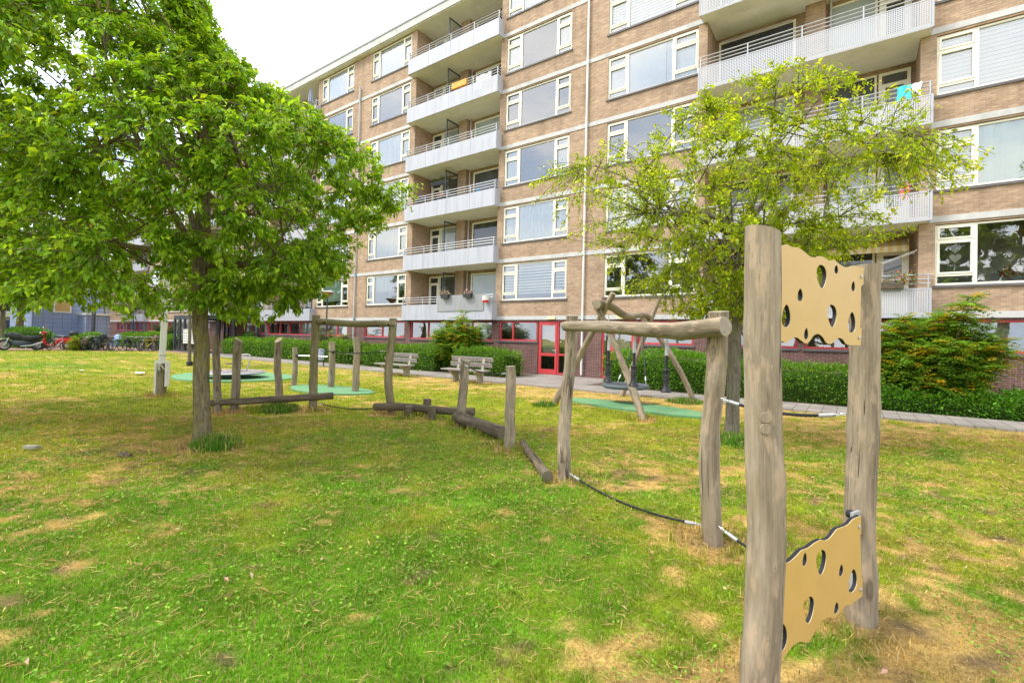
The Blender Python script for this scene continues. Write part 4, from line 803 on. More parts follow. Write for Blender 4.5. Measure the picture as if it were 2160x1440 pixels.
# small things on the lawn
t=MB(); t.obox((-8.81,1.40,.015),(.07,.05,0),(-.022,.03,0),(0,0,.02)); tag(t.build('ground_box',M['conc'],None),'small grey box lid lying in the grass left of the big tree','box')
def crumple(name,c,s,mat,label,cat,seed,flat=.35):
    rr=random.Random(seed); mb=MB(); n=7; vs=[];fs=[]
    for i in range(n):
        for j in range(n): vs.append((c[0]+s*(i/(n-1)-.5)*2+rr.uniform(-.3,.3)*s*.3,c[1]+s*(j/(n-1)-.5)*1.1+rr.uniform(-.3,.3)*s*.3,c[2]+rr.uniform(0,1)*s*flat))
    for i in range(n-1):
        for j in range(n-1): fs.append((i*n+j,(i+1)*n+j,(i+1)*n+j+1,i*n+j+1))
    mb.add(vs,fs); return tag(mb.build(name,mat,None),label,cat)
crumple('plastic_bag',(-20.6,5.95,.03),.2,M['pale'],'crumpled white plastic litter on the lawn left of the flagpole','litter',3)
crumple('paper_scrap',(-23.5,5.0,.02),.09,M['pale'],'small white paper scrap on the lawn near the parked bicycles','litter',5); crumple('paper_scrap',(-20.1,3.2,.02),.08,M['ochre'],'small tan paper scrap on the open lawn at left','litter',6)
crumple('soil_heap',(-7.55,2.05,-.01),.11,M['soil'],'little dark molehill of soil left of the big tree','soil heap',7,.35)

# ------------------------------------------------------------------ foliage
def unit(v): return v/np.maximum(1e-9,np.linalg.norm(v,axis=-1,keepdims=True))
def leafcloud(P,D,Lg,Wd,rng,flat=.75,droop=.18):
    n=len(P); D=unit(D); U=np.zeros((n,3)); U[:,2]=1; U+=rng.normal(0,1-flat+.12,(n,3)); S=unit(np.cross(D,U)); Nn=np.cross(S,D)
    Lg=Lg[:,None];Wd=Wd[:,None]; f=Wd*.18
    V=np.stack([P,P+D*Lg*.42+S*Wd*.5+Nn*f,P+D*Lg*.5-Nn*Lg*droop*.25,P+D*Lg*.42-S*Wd*.5+Nn*f,P+D*Lg-Nn*Lg*droop],1).reshape(-1,3)
    b=(np.arange(n)*5)[:,None,None]; F=(np.array([[0,1,2],[0,2,3],[1,4,2],[2,4,3]])[None]+b).reshape(-1,3); return V,F
def bez(a,b,c,n): t=np.linspace(0,1,n)[:,None]; return (1-t)**2*a+2*t*(1-t)*b+t*t*c
def tubes_np(paths,radii,seg=5):
    Vs=[];Fs=[];o=0
    for p,r in zip(paths,radii):
        p=np.asarray(p); n=len(p); T=unit(np.gradient(p,axis=0)); ref=np.array([0,0,1.]) if abs(T[0,2])<.9 else np.array([1.,0,0]); a=unit(np.cross(T,ref)); b=np.cross(T,a); th=np.arange(seg)*2*np.pi/seg
        V=p[:,None]+(a[:,None]*np.cos(th)[None,:,None]+b[:,None]*np.sin(th)[None,:,None])*np.asarray(r)[:,None,None]; Vs.append(V.reshape(-1,3))
        i=np.arange(n-1)[:,None]*seg; k=np.arange(seg)[None]; k2=(k+1)%seg; Fs.append((np.stack([i+k,i+k2,i+seg+k2,i+seg+k],-1)+o).reshape(-1,4)); o+=n*seg
    return np.concatenate(Vs),np.concatenate(Fs)
def colvar(base,n,rng,s=.25,yel=.15):
    base=np.asarray(base); k=np.exp(rng.normal(0,s,n))[:,None]; y=np.clip(rng.normal(0,yel,n),-.3,.6)[:,None]; c=base*k; c[:,0:1]*=1+1.2*np.clip(y,0,1); c[:,1:2]*=1+.25*np.clip(y,0,1); return np.clip(c,0,1)
def make_tree(label,base,trunk,trad,env,n_limb,n_sub,n_twig,lpt,leafL,col,seed,bark,twig_r=.004,name='leafy_tree',cat='tree',group=None,flower=0,maxd=1.5,limb_z=(.55,1.0),drop=.55,limb_r=.055,trunkseg=16,curl=.35):
    rng=np.random.default_rng(seed); t=thing(name,label,cat,base,group); trunk=np.array(trunk,float)
    k=np.linspace(0,1,28); cum=np.linspace(0,1,len(trunk)); tp=np.stack([np.interp(k,cum,trunk[:,i]) for i in range(3)],1); tp+=np.cumsum(rng.normal(0,.006,tp.shape)*[1,1,0],0); tr=np.interp(k,np.linspace(0,1,len(trad)),trad)
    mb=MB(); pp=[Vector(q) for q in tp]; rr=list(tr); rr[0]*=1.45; rr[1]*=1.12; mb.tube(pp,rr,trunkseg,True,.10,seed,None,None,3); to=mb.build('trunk',bark,t,True)
    paths=[];rads=[];nodes=[];ndir=[]
    def addp(p,r0,r1):
        p=p+np.concatenate([np.zeros((1,3)),np.cumsum(rng.normal(0,.012*np.linalg.norm(p[-1]-p[0])/3+.004,(len(p)-1,3)),0)]); paths.append(p); rads.append(np.linspace(r0,r1,len(p))); return p
    ends=env(rng,n_limb*3); az=np.arctan2(ends[:,1]-tp[-1,1],ends[:,0]-tp[-1,0]); sel=[]
    for i in range(n_limb):
        tgt=-np.pi+2*np.pi*(i+.5)/n_limb; d=np.abs(np.angle(np.exp(1j*(az-tgt)))); j=np.argmin(d+rng.uniform(0,.5,len(d))); sel.append(ends[j])
    limbs=[]
    for i,e in enumerate(sel):
        s=rng.uniform(*limb_z); a=np.array([np.interp(s,k,tp[:,q]) for q in range(3)]); e=a+(e-a)*rng.uniform(.75,.98); h=np.linalg.norm(e-a); m=a+(e-a)*.45+np.array([0,0,h*curl*.5])+rng.normal(0,.08*h,3); p=addp(bez(a,m,e,16),limb_r*rng.uniform(.7,1.1),.009); limbs.append(p); nodes.append(p[4:]); 
    for p in limbs:
        for _ in range(n_sub):
            q=p[rng.integers(4,14)]; c=env(rng,12); d=np.linalg.norm(c-q,axis=1); e=c[np.argsort(d)[rng.integers(0,5)]]; h=np.linalg.norm(e-q); 
            if h>2.2: e=q+(e-q)*2.2/h
            m=q+(e-q)*.5+rng.normal(0,.1*h,3)+[0,0,.12*h]; pp_=addp(bez(q,m,e,10),.016,.005); nodes.append(pp_[2:])
    nodes=np.concatenate(nodes); tips=env(rng,n_twig); P=[];D=[];YG=[]
    for e in tips:
        d=np.linalg.norm(nodes-e,axis=1); j=np.argmin(d+rng.uniform(0,.25,len(d))); q=nodes[j]; h=d[j]
        if h>maxd: e=q+(e-q)*maxd/h; h=maxd
        m=q+(e-q)*.5+rng.normal(0,.10*h,3)+[0,0,.10*h]; n=8; p=bez(q,m,e,n); paths.append(p); rads.append(np.linspace(twig_r*1.6,twig_r*.6,n))
        nl=max(4,int(lpt*rng.uniform(.5,1.5))); s=rng.beta(1.6,1.0,nl); x_=s*(n-1); i0=np.minimum(x_.astype(int),n-2); fr=(x_-i0)[:,None]; pos=p[i0]*(1-fr)+p[i0+1]*fr; tg=unit(p[i0+1]-p[i0]); rd=rng.normal(0,1,(nl,3)); rd-=tg*np.sum(rd*tg,1,keepdims=True)
        pos=pos+rng.normal(0,.03,(nl,3)); P.append(pos); YG.append(s>.86); D.append(tg*.6+unit(rd)*.9+np.array([0,0,-drop])*rng.uniform(.3,1.6,(nl,1)))
    P=np.concatenate(P);D=np.concatenate(D); n=len(P); Lg=leafL*rng.uniform(.5,1.3,n); V,F=leafcloud(P,D,Lg,Lg*rng.uniform(.42,.58,n),rng); cb=colvar(col,n,rng,.28,.16); yg=np.concatenate(YG); cb[yg]=np.clip(cb[yg]*[1.45,1.25,1.1],0,1); cl=np.repeat(cb,5,0)
    np_obj('crown',V,F,M['leaf'],t,cl)
    V,F=tubes_np(paths,rads,5); np_obj('branches',V,F,bark if bark is not None else M['twig'],t,None,4)
    if flower:
        q=P[rng.integers(0,n,flower)]; pos=np.repeat(q,5,0)+rng.normal(0,.022,(flower*5,3)); V,F=leafcloud(pos,rng.normal(0,1,pos.shape)+[0,0,.4],np.full(len(pos),.022),np.full(len(pos),.014),rng,.2); np_obj('fruit_clusters',V,F,M['petal'],t,np.repeat(colvar((.30,.15,.045),len(pos),rng,.3,.2),5,0))
    return t
E1=np.array([.811,.584]); E2=np.array([.585,-.811])   # image right, towards the camera
def env1(rng,n):
    o=[]
    zs=[1.75,2.1,2.5,3.0,3.5,4.05,4.5,5.0,5.7,6.3,7.0,7.6]; Rr=[1.0,1.55,1.95,2.35,2.65,3.25,2.5,1.5,.7,.5,.3,.1]; Rl=[3.1,3.6,3.9,4.1,4.2,4.2,4.2,4.2,4.1,3.9,3.4,2.4]
    while len(o)<n:
        z=rng.uniform(1.75,7.5); th=rng.uniform(-np.pi,np.pi); a=min(1,max(0,(math.cos(th)+.75)/1.25)); rmax=np.interp(z,zs,Rr)*a+np.interp(z,zs,Rl)*(1-a)
        if math.sin(th)>0: rmax*=1-.42*math.sin(th)
        lump=.80+.34*float(vn(np.array([th*1.9+7]),np.array([z*1.6]),3)[0]); r=rmax*lump*math.sqrt(rng.uniform(.16,1))
        if z<2.3 and rng.uniform()<.35: continue
        if r>rng.uniform(0,3.0) or rng.uniform()<.45: o.append([*(np.array([-7.58,2.92])-E1*.40*max(0,z-4.6)+E1*r*math.cos(th)+E2*r*math.sin(th)),z])
    return np.array(o)
make_tree('large dense green tree with a mossy trunk on the left of the lawn',(-7.507,2.936,0),[(-7.507,2.936,-.05),(-7.53,2.92,1.0),(-7.58,2.88,2.2),(-7.6,2.9,3.4),(-7.7,2.95,5.2)],[.112,.098,.098,.085,.045],env1,15,11,2800,48,.088,(.19,.345,.02),101,M['bark'],flower=1500,name='broadleaf_tree',maxd=1.1)
def env2(rng,n):
    o=[]
    zs=[1.95,2.4,2.9,3.4,3.9,4.5,5.0,5.5,6.0,6.4]; Rr=[.9,1.5,2.1,2.9,4.1,4.9,4.7,3.9,2.7,1.2]; Rl=[1.3,2.3,3.1,3.8,3.9,3.6,2.8,1.8,1.0,.5]
    while len(o)<n:
        z=1.95+4.2*rng.beta(1.15,1.25); th=rng.uniform(-np.pi,np.pi); a=(math.cos(th)+1)/2; rmax=np.interp(z,zs,Rr)*a+np.interp(z,zs,Rl)*(1-a); rmax*=1-.5*abs(math.sin(th))
        r=rmax*(.72+.5*float(vn(np.array([th*2.3+3]),np.array([z*1.5]),8)[0]))*math.sqrt(rng.uniform(.05,1))
        if rng.uniform()<.3 and z>5.1: continue
        o.append([*(np.array([-1.63,9.05])+E1*r*math.cos(th)+E2*r*math.sin(th)),z])
    return np.array(o)
make_tree('airy yellow-green tree with spreading twigs in front of the right-hand balconies',(-1.70,8.998,0),[(-1.70,8.998,-.05),(-1.70,9.02,1.4),(-1.63,9.05,2.9),(-1.62,9.05,3.6)],[.115,.105,.10,.085],env2,15,9,1800,32,.07,(.28,.39,.02),202,M['bark2'],flower=900,name='broadleaf_tree',limb_z=(.78,1.0),limb_r=.05,maxd=1.25,drop=.2,curl=.25)
def env_ball(c,rx,rz,low=.0):
    def f(rng,n):
        v=unit(rng.normal(0,1,(n*2,3))); v*=rng.uniform(.25,1,(n*2,1))**.4; lump=.78+.4*vn(np.arctan2(v[:,1],v[:,0])*1.6+9,v[:,2]*2.5+5,4); v*=lump[:,None]; v=v[v[:,2]>-.75][:n]; return np.array(c)+v*[rx,rx,rz]
    return f
make_tree('yellow-green tree at the left edge with its trunk outside the picture',(-14.0,1.0,0),[(-14.0,1.0,-.05),(-14,1.02,1.2),(-14.05,1.0,2.4),(-14.1,1.0,4.0)],[.12,.10,.09,.06],env_ball((-14.2,1.1,4.1),2.9,2.5),10,7,800,40,.11,(.17,.30,.018),505,M['bark'],name='broadleaf_tree',maxd=1.2,flower=500)
env_s=env_ball((-25.2,9.1,3.9),1.3,1.4)
make_tree('young thin tree with a black collar at its foot behind the big tree',(-25.135,9.159,0),[(-25.135,9.159,-.05),(-25.1,9.15,1.2),(-25.18,9.12,2.8),(-25.2,9.1,4.2)],[.075,.07,.06,.03],env_s,7,3,130,34,.12,(.15,.235,.016),303,M['bark2'],name='young_tree',limb_r=.025)
mb=MB(); mb.lathe((-25.135,9.159,0),[(.13,0),(.13,.16),(.11,.17)],14); o=mb.build('tree_collar',M['black'],bpy.data.objects['young_tree'])
# trees behind at the left
BT=make_tree('large dark tree at the far left behind the motorbikes',(-69.7,9.8,0),[(-69.7,9.8,-.1),(-69.6,9.85,2),(-69.5,9.9,4.5),(-69.5,9.9,8)],[.36,.30,.28,.15],env_ball((-69.5,9.9,9.0),6.0,6.4),11,6,700,40,.34,(.13,.23,.022),404,M['bark'],name='background_tree',group='trees beyond the parked motorbikes',limb_r=.16,twig_r=.012,maxd=2.2)
for (x_,y_,rz,s,lb) in [(-60,2.0,1.2,.82,'tall dark tree at the left edge beyond the lawn'),(-80,6,2.6,1.05,'tall tree behind the street at far left'),(-92,22,4.0,1.2,'large tree behind the slate-blue house'),(-66,-6,5.1,.9,'green tree left of the street, partly outside the picture'),(-57,-17.5,2.2,1.0,'green tree standing furthest left beyond the lawn'),(-104,13,3.3,.95,'tree in front of the pale block at the far left'),(9,-13,.6,.95,'tree behind the viewpoint mirrored in the lowest right-hand window'),(-7,-19,3.8,1.05,'tree behind the viewpoint mirrored in the lowest middle windows'),(-24,-16,5.5,1.0,'tree behind the viewpoint mirrored in the lowest left-hand windows')]:
    dup(BT,(x_,y_,0),rz,lb,s)
# hedges
def hedge(label,x0,x1,y0,y1,h,seed,n,col=(.11,.25,.018),leafL=.075,group='clipped hedges along the footpath',rot=0,org=None,lump=.20):
    rng=np.random.default_rng(seed); cx,cy=(x0+x1)/2,(y0+y1)/2; t=thing('hedge',label,'hedge',(cx,cy,0),group); a=(x1-x0)/2;b=(y1-y0)/2
    def surf(m):
        # sample on a rounded box: sides + top
        area=[2*a*h,2*a*h,2*b*h,2*b*h,4*a*b*1.3]; ch=rng.choice(5,m,p=np.array(area)/sum(area)); u=rng.uniform(-1,1,m);v=rng.uniform(0,1,m)**.85; w_=rng.uniform(-1,1,m)
        x_=np.where(ch<2,u*a,np.where(ch==2,-a,np.where(ch==3,a,u*a))); y_=np.where(ch==0,-b,np.where(ch==1,b,w_*b)); z_=np.where(ch<4,v*h,h); return x_,y_,z_
    x_,y_,z_=surf(n)
    def round_(x_,y_,z_,sh=0):
        px,py,pz=np.abs(x_)/a,np.abs(y_)/b,np.clip(z_/h*1.0,0,1); r=.30*min(b,h); k=1-.22*np.clip(pz-.55,0,1)**1.5*np.maximum(py**6,px**10)*1.6
        l=(fbm((x_+cx)*.9+seed,(y_+cy)*.9+z_*1.1,seed,3)-.5)*2; zz=z_*(1+lump*l)-.12*h*np.where(pz>.8,np.maximum(py**4,(px**14)),0); f=1+ lump*1.3*l*np.where(pz<.95,1,.3); g=1-.10*(1-pz)**2
        return x_*np.where(np.abs(x_)>=a*.98,f*k*g,1),y_*f*k*g,zz
    X_,Y_,Z_=round_(x_,y_,z_); jit=rng.normal(0,.06,(n,3)); P=np.stack([X_+cx,Y_+cy,np.maximum(Z_,.03)],1)+jit; O=np.stack([X_/a*(np.abs(x_)>.9*a),Y_/b,(Z_/h)**3*1.3+.35],1); D=unit(O+rng.normal(0,.55,(n,3))); Lg=leafL*rng.uniform(.5,1.3,n); V,F=leafcloud(P,D,Lg,Lg*.5,rng,.4); cl=colvar(col,n,rng,.28,.28)
    np_obj('foliage',V,F,M['leafH'],t,np.repeat(cl,5,0))
    # twiggy core, inside the leaves
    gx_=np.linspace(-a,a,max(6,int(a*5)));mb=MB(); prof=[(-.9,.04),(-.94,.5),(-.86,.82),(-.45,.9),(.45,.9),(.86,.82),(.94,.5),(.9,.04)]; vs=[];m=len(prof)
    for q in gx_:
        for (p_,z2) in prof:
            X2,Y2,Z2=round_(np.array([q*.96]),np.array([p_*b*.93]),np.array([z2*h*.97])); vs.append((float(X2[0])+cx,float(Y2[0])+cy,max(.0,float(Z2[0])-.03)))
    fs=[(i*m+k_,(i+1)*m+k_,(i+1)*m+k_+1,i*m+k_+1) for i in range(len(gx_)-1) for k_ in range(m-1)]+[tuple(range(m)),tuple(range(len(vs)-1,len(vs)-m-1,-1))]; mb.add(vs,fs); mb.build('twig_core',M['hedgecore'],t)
    return t
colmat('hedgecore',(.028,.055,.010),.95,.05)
hedge('long clipped green hedge behind the merry-go-round and tumbling bars',-37.5,-21.9,15.55,16.9,1.12,1,17000,leafL=.10)
hedge('green hedge behind the left bench',-20.9,-15.5,15.5,16.7,1.06,2,8000,leafL=.09); hedge('rounded bright green hedge left of the first red door behind the right bench',-14.3,-11.55,15.45,16.9,1.06,3,6500,leafL=.085)
hedge('tall bright hedge behind the basket swing',-7.2,-3.6,15.5,16.8,1.16,4,9500,leafL=.08,col=(.105,.27,.014)); hedge('hedge behind the climbing panels',-3.7,.45,15.45,16.7,1.0,5,11000,leafL=.075); hedge('low spreading hedge under the yellow-tipped shrub at right',.4,3.0,15.35,16.2,.45,6,7500,leafL=.075,col=(.08,.225,.014)); hedge('low hedge at the right edge of the picture',2.9,8.0,15.4,16.4,.62,7,9500,leafL=.075,col=(.085,.235,.014))
H2='hedges beside the parked bicycles'
hedge('square hedge block between the scooter and the bicycles',-48.0,-46.6,9.4,11.2,1.15,8,2200,leafL=.13,group=H2); hedge('square hedge block between the bicycles and the porch',-47.2,-44.0,14.6,16.3,1.1,9,3000,leafL=.13,group=H2); hedge('long hedge behind the parked bicycles',-56,-47.5,14.2,15.6,1.2,10,4500,leafL=.14,group=H2); hedge('bright hedge behind the red scooter',-56,-50.5,7.0,9.0,1.35,11,3500,leafL=.15,group=H2,col=(.08,.21,.015)); hedge('rough olive hedge behind the black motorbike',-64,-57,3.0,6.5,1.6,12,4000,leafL=.17,group=H2,col=(.12,.16,.03))
# mahonia-like shrubs with whorled leaves
def shrub(label,x_,y_,h,rad,nst,seed,col,tip,leafL=.20,cat='shrub',name='whorled_shrub',nw=6):
    rng=np.random.default_rng(seed); t=thing(name,label,cat,(x_,y_,0),'ornamental shrubs along the wall'); paths=[];rads=[];P=[];D=[];Cc=[];Lg=[]
    for i in range(nst):
        th=rng.uniform(0,6.28); r=rad*math.sqrt(rng.uniform(0.02,1)); hh=h*rng.uniform(.22,.86)*(1-.30*(r/rad)**2)*(1.22 if rng.uniform()<.10 else 1); a=np.array([x_+rng.normal(0,.12),y_+rng.normal(0,.12),0]); e=np.array([x_+r*math.cos(th)*min(1,.55+hh/h),y_+r*math.sin(th)*.7,hh]); p=bez(a,a+(e-a)*.5+[0,0,.15*hh],e,9); paths.append(p); rads.append(np.linspace(.02,.008,9))
        for w_ in range(nw):
            s=1-w_*.11; q=p[int(s*8)]; k=int(rng.integers(8,12)); lf=leafL*2.2*rng.uniform(.7,1.1)
            for j in range(k):
                az=6.28*j/k+rng.uniform(-.3,.3); el=rng.uniform(-.15,.85)-.10*w_; d=np.array([math.cos(az)*math.cos(el),math.sin(az)*math.cos(el),math.sin(el)]); sd=unit(np.cross(d,[0,0,1])); tipc=rng.uniform()
                base=np.array(tip if (w_<2 and tipc<.24) or tipc<.06 else col)*math.exp(rng.normal(0,.22))
                for m in range(1,6):
                    o=q+d*lf*(m/5)-np.array([0,0,.30*lf*(m/5)**2])
                    for sg in (-1,1): P.append(o); D.append(d*.55+sd*sg*.8+[0,0,-.12]); Cc.append(base); Lg.append(leafL*.62*(1.1-.1*m))
    P=np.array(P);D=np.array(D);Lg=np.array(Lg); V,F=leafcloud(P,D,Lg,Lg*.50,rng,.8); np_obj('foliage',V,F,M['leaf'],t,np.repeat(np.clip(np.array(Cc),0,1),5,0)); V,F=tubes_np(paths,rads,6); np_obj('stems',V,F,M['bark2'],t,None,4); return t
G_=(.045,.125,.018)
shrub('tall whorled shrub between two hedges behind the right bench',-15.15,16.75,2.95,1.35,110,21,(.11,.24,.015),(.42,.30,.02),.22)
shrub('big layered shrub with yellow leaf tips at the right under the balcony',1.75,16.35,3.1,1.3,125,22,(.13,.255,.02),(.46,.33,.02),.22)
shrub('blue-green spotted shrub behind the long hedge',-26.2,17.1,2.3,1.3,60,23,(.14,.20,.08),(.40,.26,.06),.19); shrub('small dark feathery shrub left of the spotted shrub',-36.8,17.2,2.1,.7,16,24,G_,(.08,.16,.03),.18); shrub('green feathery shrub behind the bench at the end of the long hedge',-21.6,16.6,1.75,.75,22,25,(.06,.14,.025),(.13,.2,.03),.17)
shrub('dark bushy shrub beside the entrance porch',-51.0,16.9,3.0,1.7,34,26,(.035,.085,.02),(.16,.1,.03),.25); shrub('young yellow-leaved bush beside the red scooter',-46.2,9.35,1.35,.4,14,27,(.22,.26,.02),(.35,.33,.03),.14); shrub('dark leafy plant against the wall right of the swing frame',-2.95,17.0,2.0,.75,22,28,(.04,.115,.02),(.07,.17,.02),.17); shrub('small bush with white flowers right of the red scooter',-54.5,12.2,1.7,.8,18,29,(.07,.15,.03),(.6,.6,.55),.2)

# ------------------------------------------------------------------ grass
def sample(n,d0,d1,rng):
    dep=np.sqrt(rng.uniform(d0*d0,d1*d1,n)); lat=rng.uniform(-1,1,n)*(1.22*dep+1.5); f=np.array([-.585,.811]);r=np.array([.811,.584]); return f[0]*dep+r[0]*lat, f[1]*dep+r[1]*lat
VV=[];FF=[];CC=[];off=0
def blades(x,y,h,wd,rng,lean=.55,green=False):
    global off
    ok=mask_ok(x,y); x,y=x[ok],y[ok]; h=h[ok];wd=wd[ok]; c,dr,so=field(x,y)
    if green: c=c*0+np.array([.075,.19,.012]); dr=dr*.15; so=so*0
    keep=rng.uniform(0,1,len(x))>so*.75+dr*.22; x,y,h,wd,c,dr=x[keep],y[keep],h[keep],wd[keep],c[keep],dr[keep]; n=len(x)
    h=h*(1-.35*dr); th=rng.uniform(0,6.283,n); z=(fbm(x*1.3,y*1.3,61)-.5)*.05-.027
    ld=np.stack([np.cos(th),np.sin(th),np.zeros(n)],1); ln=np.abs(rng.normal(0,lean,n))[:,None]; th2=rng.uniform(0,6.283,n); sd=np.stack([np.cos(th2),np.sin(th2),np.zeros(n)],1); b=np.stack([x,y,z],1); upv=np.array([0,0,1.])
    H_=h[:,None]; m=b+upv*H_*.55+ld*H_*ln*.35; t=b+upv*H_*np.maximum(.25,1-.3*ln)+ld*H_*ln*1.0; w2=wd[:,None]*.5
    V=np.stack([b-sd*w2,b+sd*w2,m+sd*w2*.8,m-sd*w2*.8,t],1).reshape(-1,3); i=(np.arange(n)*5)[:,None,None]; F=(np.array([[0,1,2],[0,2,3],[3,2,4]])[None]+i).reshape(-1,3)+off; off+=n*5
    k=np.exp(rng.normal(0,.26,n))[:,None]; cc=c*k*1.12; straw=(rng.uniform(0,1,n)<.15+.35*dr)[:,None]; cc=np.where(straw,np.array([.44,.33,.15])*k,cc); VV.append(V);FF.append(F);CC.append(np.repeat(np.clip(cc,0,1),5,0))
rg=np.random.default_rng(11)
for n,d0,d1,h0,wd in ((400000,.5,4.5,.031,.0040),(215000,4.5,9,.034,.008),(120000,9,17,.038,.014),(60000,17,36,.045,.03)):
    x,y=sample(n,d0,d1,rg); cl=vn(x*5,y*5,71); blades(x,y,h0*rg.uniform(.45,1.35,n)*(.65+.7*cl),wd*rg.uniform(.6,1.4,n),rg)
# flattened dead stalks and small clover leaves between the blades
n=60000; rng=rg; x,y=sample(n,1.2,9,rg); ok=mask_ok(x,y)&(fbm(x*2.5,y*2.5,91)+.5*rg.uniform(0,1,n)>.62); x,y=x[ok],y[ok]; n=len(x); a=rg.uniform(0,6.283,n); P=np.stack([x,y,(fbm(x*1.3,y*1.3,61)-.5)*.05-.012+rg.uniform(0,.02,n)],1); V,F=leafcloud(P,np.stack([np.cos(a),np.sin(a),rg.normal(.05,.25,n)],1),rg.uniform(.04,.11,n),.0022+.0007*np.hypot(x,y)*rg.uniform(.6,1.3,n),rg,.5,.1); VV.append(V);FF.append(F+off);off+=len(V);CC.append(np.repeat(colvar((.42,.29,.12),n,rg,.3,.1),5,0))
n=70000; x,y=sample(n,1.2,8,rg); cv=fbm(x*1.5+40,y*1.5,95,4)+.25*vn(x*9,y*9,96); ok=mask_ok(x,y)&(cv>.72); x,y=x[ok],y[ok]; n=len(x); a=rg.uniform(0,6.283,n); P=np.stack([x,y,(fbm(x*1.3,y*1.3,61)-.5)*.05-.005+rg.uniform(0,.025,n)],1); Lg=rg.uniform(.010,.024,n)*(1+.05*np.hypot(x,y)); V,F=leafcloud(P,np.stack([np.cos(a),np.sin(a),rg.normal(.25,.35,n)],1),Lg,Lg*.75,rg,.8,.1); VV.append(V);FF.append(F+off);off+=len(V);CC.append(np.repeat(colvar((.15,.285,.025),n,rg,.3,.2),5,0))
# taller tufts at posts, tree feet
for px,py in POSTS+[(-1.7,9.0),(-10.1,5.0),(-10.0,4.8),(-7.2,3.1),(-7.35,2.75),(-3.66,13.5),(-5.0,6.3),(-7.0,6.6)]:
    n=420; r_=.16+np.abs(rg.normal(0,.14,n)); a=rg.uniform(0,6.283,n); near=math.hypot(px,py); blades(px+r_*np.cos(a),py+r_*np.sin(a),.12*rg.uniform(.4,1.5,n)*(1 if near>4 else .7),(.004+.0011*near)*rg.uniform(.7,1.3,n),rg,.5)
for px,py,rad,hh,n in ((-7.15,2.95,.30,.30,1500),(-9.75,5.2,.45,.24,1500),(-3.7,13.2,.5,.2,800),(-1.6,8.5,.5,.22,1400),(-6.1,9.9,.3,.2,500)):
    r_=rad*np.sqrt(rg.uniform(0,1,n)); a=rg.uniform(0,6.283,n); blades(px+r_*np.cos(a),py+r_*np.sin(a),hh*rg.uniform(.4,1.2,n)*(1-.5*r_/rad),(.004+.0009*math.hypot(px,py))*rg.uniform(.7,1.4,n),rg,.5,True)
# broad-leaved weeds
n=9000; x,y=sample(n,1.3,21,rg); ok=mask_ok(x,y)&(fbm(x*.9,y*.9,81)+.15*vn(x*4,y*4,82)>.50); x,y=x[ok],y[ok]; n=len(x); c,dr,so=field(x,y); kp=(so<.5)&(dr<.75); x,y=x[kp],y[kp]; n=len(x); k=7; px=np.repeat(x,k);py=np.repeat(y,k); a=rg.uniform(0,6.283,n*k); el=rg.uniform(.05,.8,n*k); s=np.repeat(rg.uniform(.5,1.25,n)*(.75+.02*np.hypot(x,y)),k); P=np.stack([px,py,(fbm(px*1.3,py*1.3,61)-.5)*.05-.015],1); D=np.stack([np.cos(a)*np.cos(el),np.sin(a)*np.cos(el),np.sin(el)],1); Lg=.042*s*rg.uniform(.6,1.3,n*k); P=P+D*(.012*s)[:,None]
V,F=leafcloud(P,D,Lg,Lg*rg.uniform(.3,.6,n*k),rg,.6); VV.append(V);FF.append(F+off);off+=len(V);CC.append(np.repeat(colvar((.14,.275,.022),n*k,rg,.25,.2),5,0))
tag(np_obj('grass',np.concatenate(VV),np.concatenate(FF),M['grass'],None,np.concatenate(CC)),'short green and straw-coloured grass with small weeds on the lawn','grass',kind='stuff')
# fallen leaves
n=230; x,y=sample(n,1.4,9,rg); ok=mask_ok(x,y); x,y=x[ok],y[ok]; n=len(x); a=rg.uniform(0,6.283,n); P=np.stack([x,y,np.full(n,.018)],1); D=np.stack([np.cos(a),np.sin(a),rg.normal(0,.2,n)],1); Lg=rg.uniform(.03,.065,n); V,F=leafcloud(P,D,Lg,Lg*.45,rg,.7); cs=np.array([(.50,.30,.17),(.42,.20,.12),(.55,.42,.25),(.6,.35,.27)])[rg.integers(0,4,n)]
tag(np_obj('fallen_leaves',V,F,M['petal'],None,np.repeat(cs,5,0)),'dry brown and pinkish leaves scattered on the lawn','fallen leaves',kind='stuff')

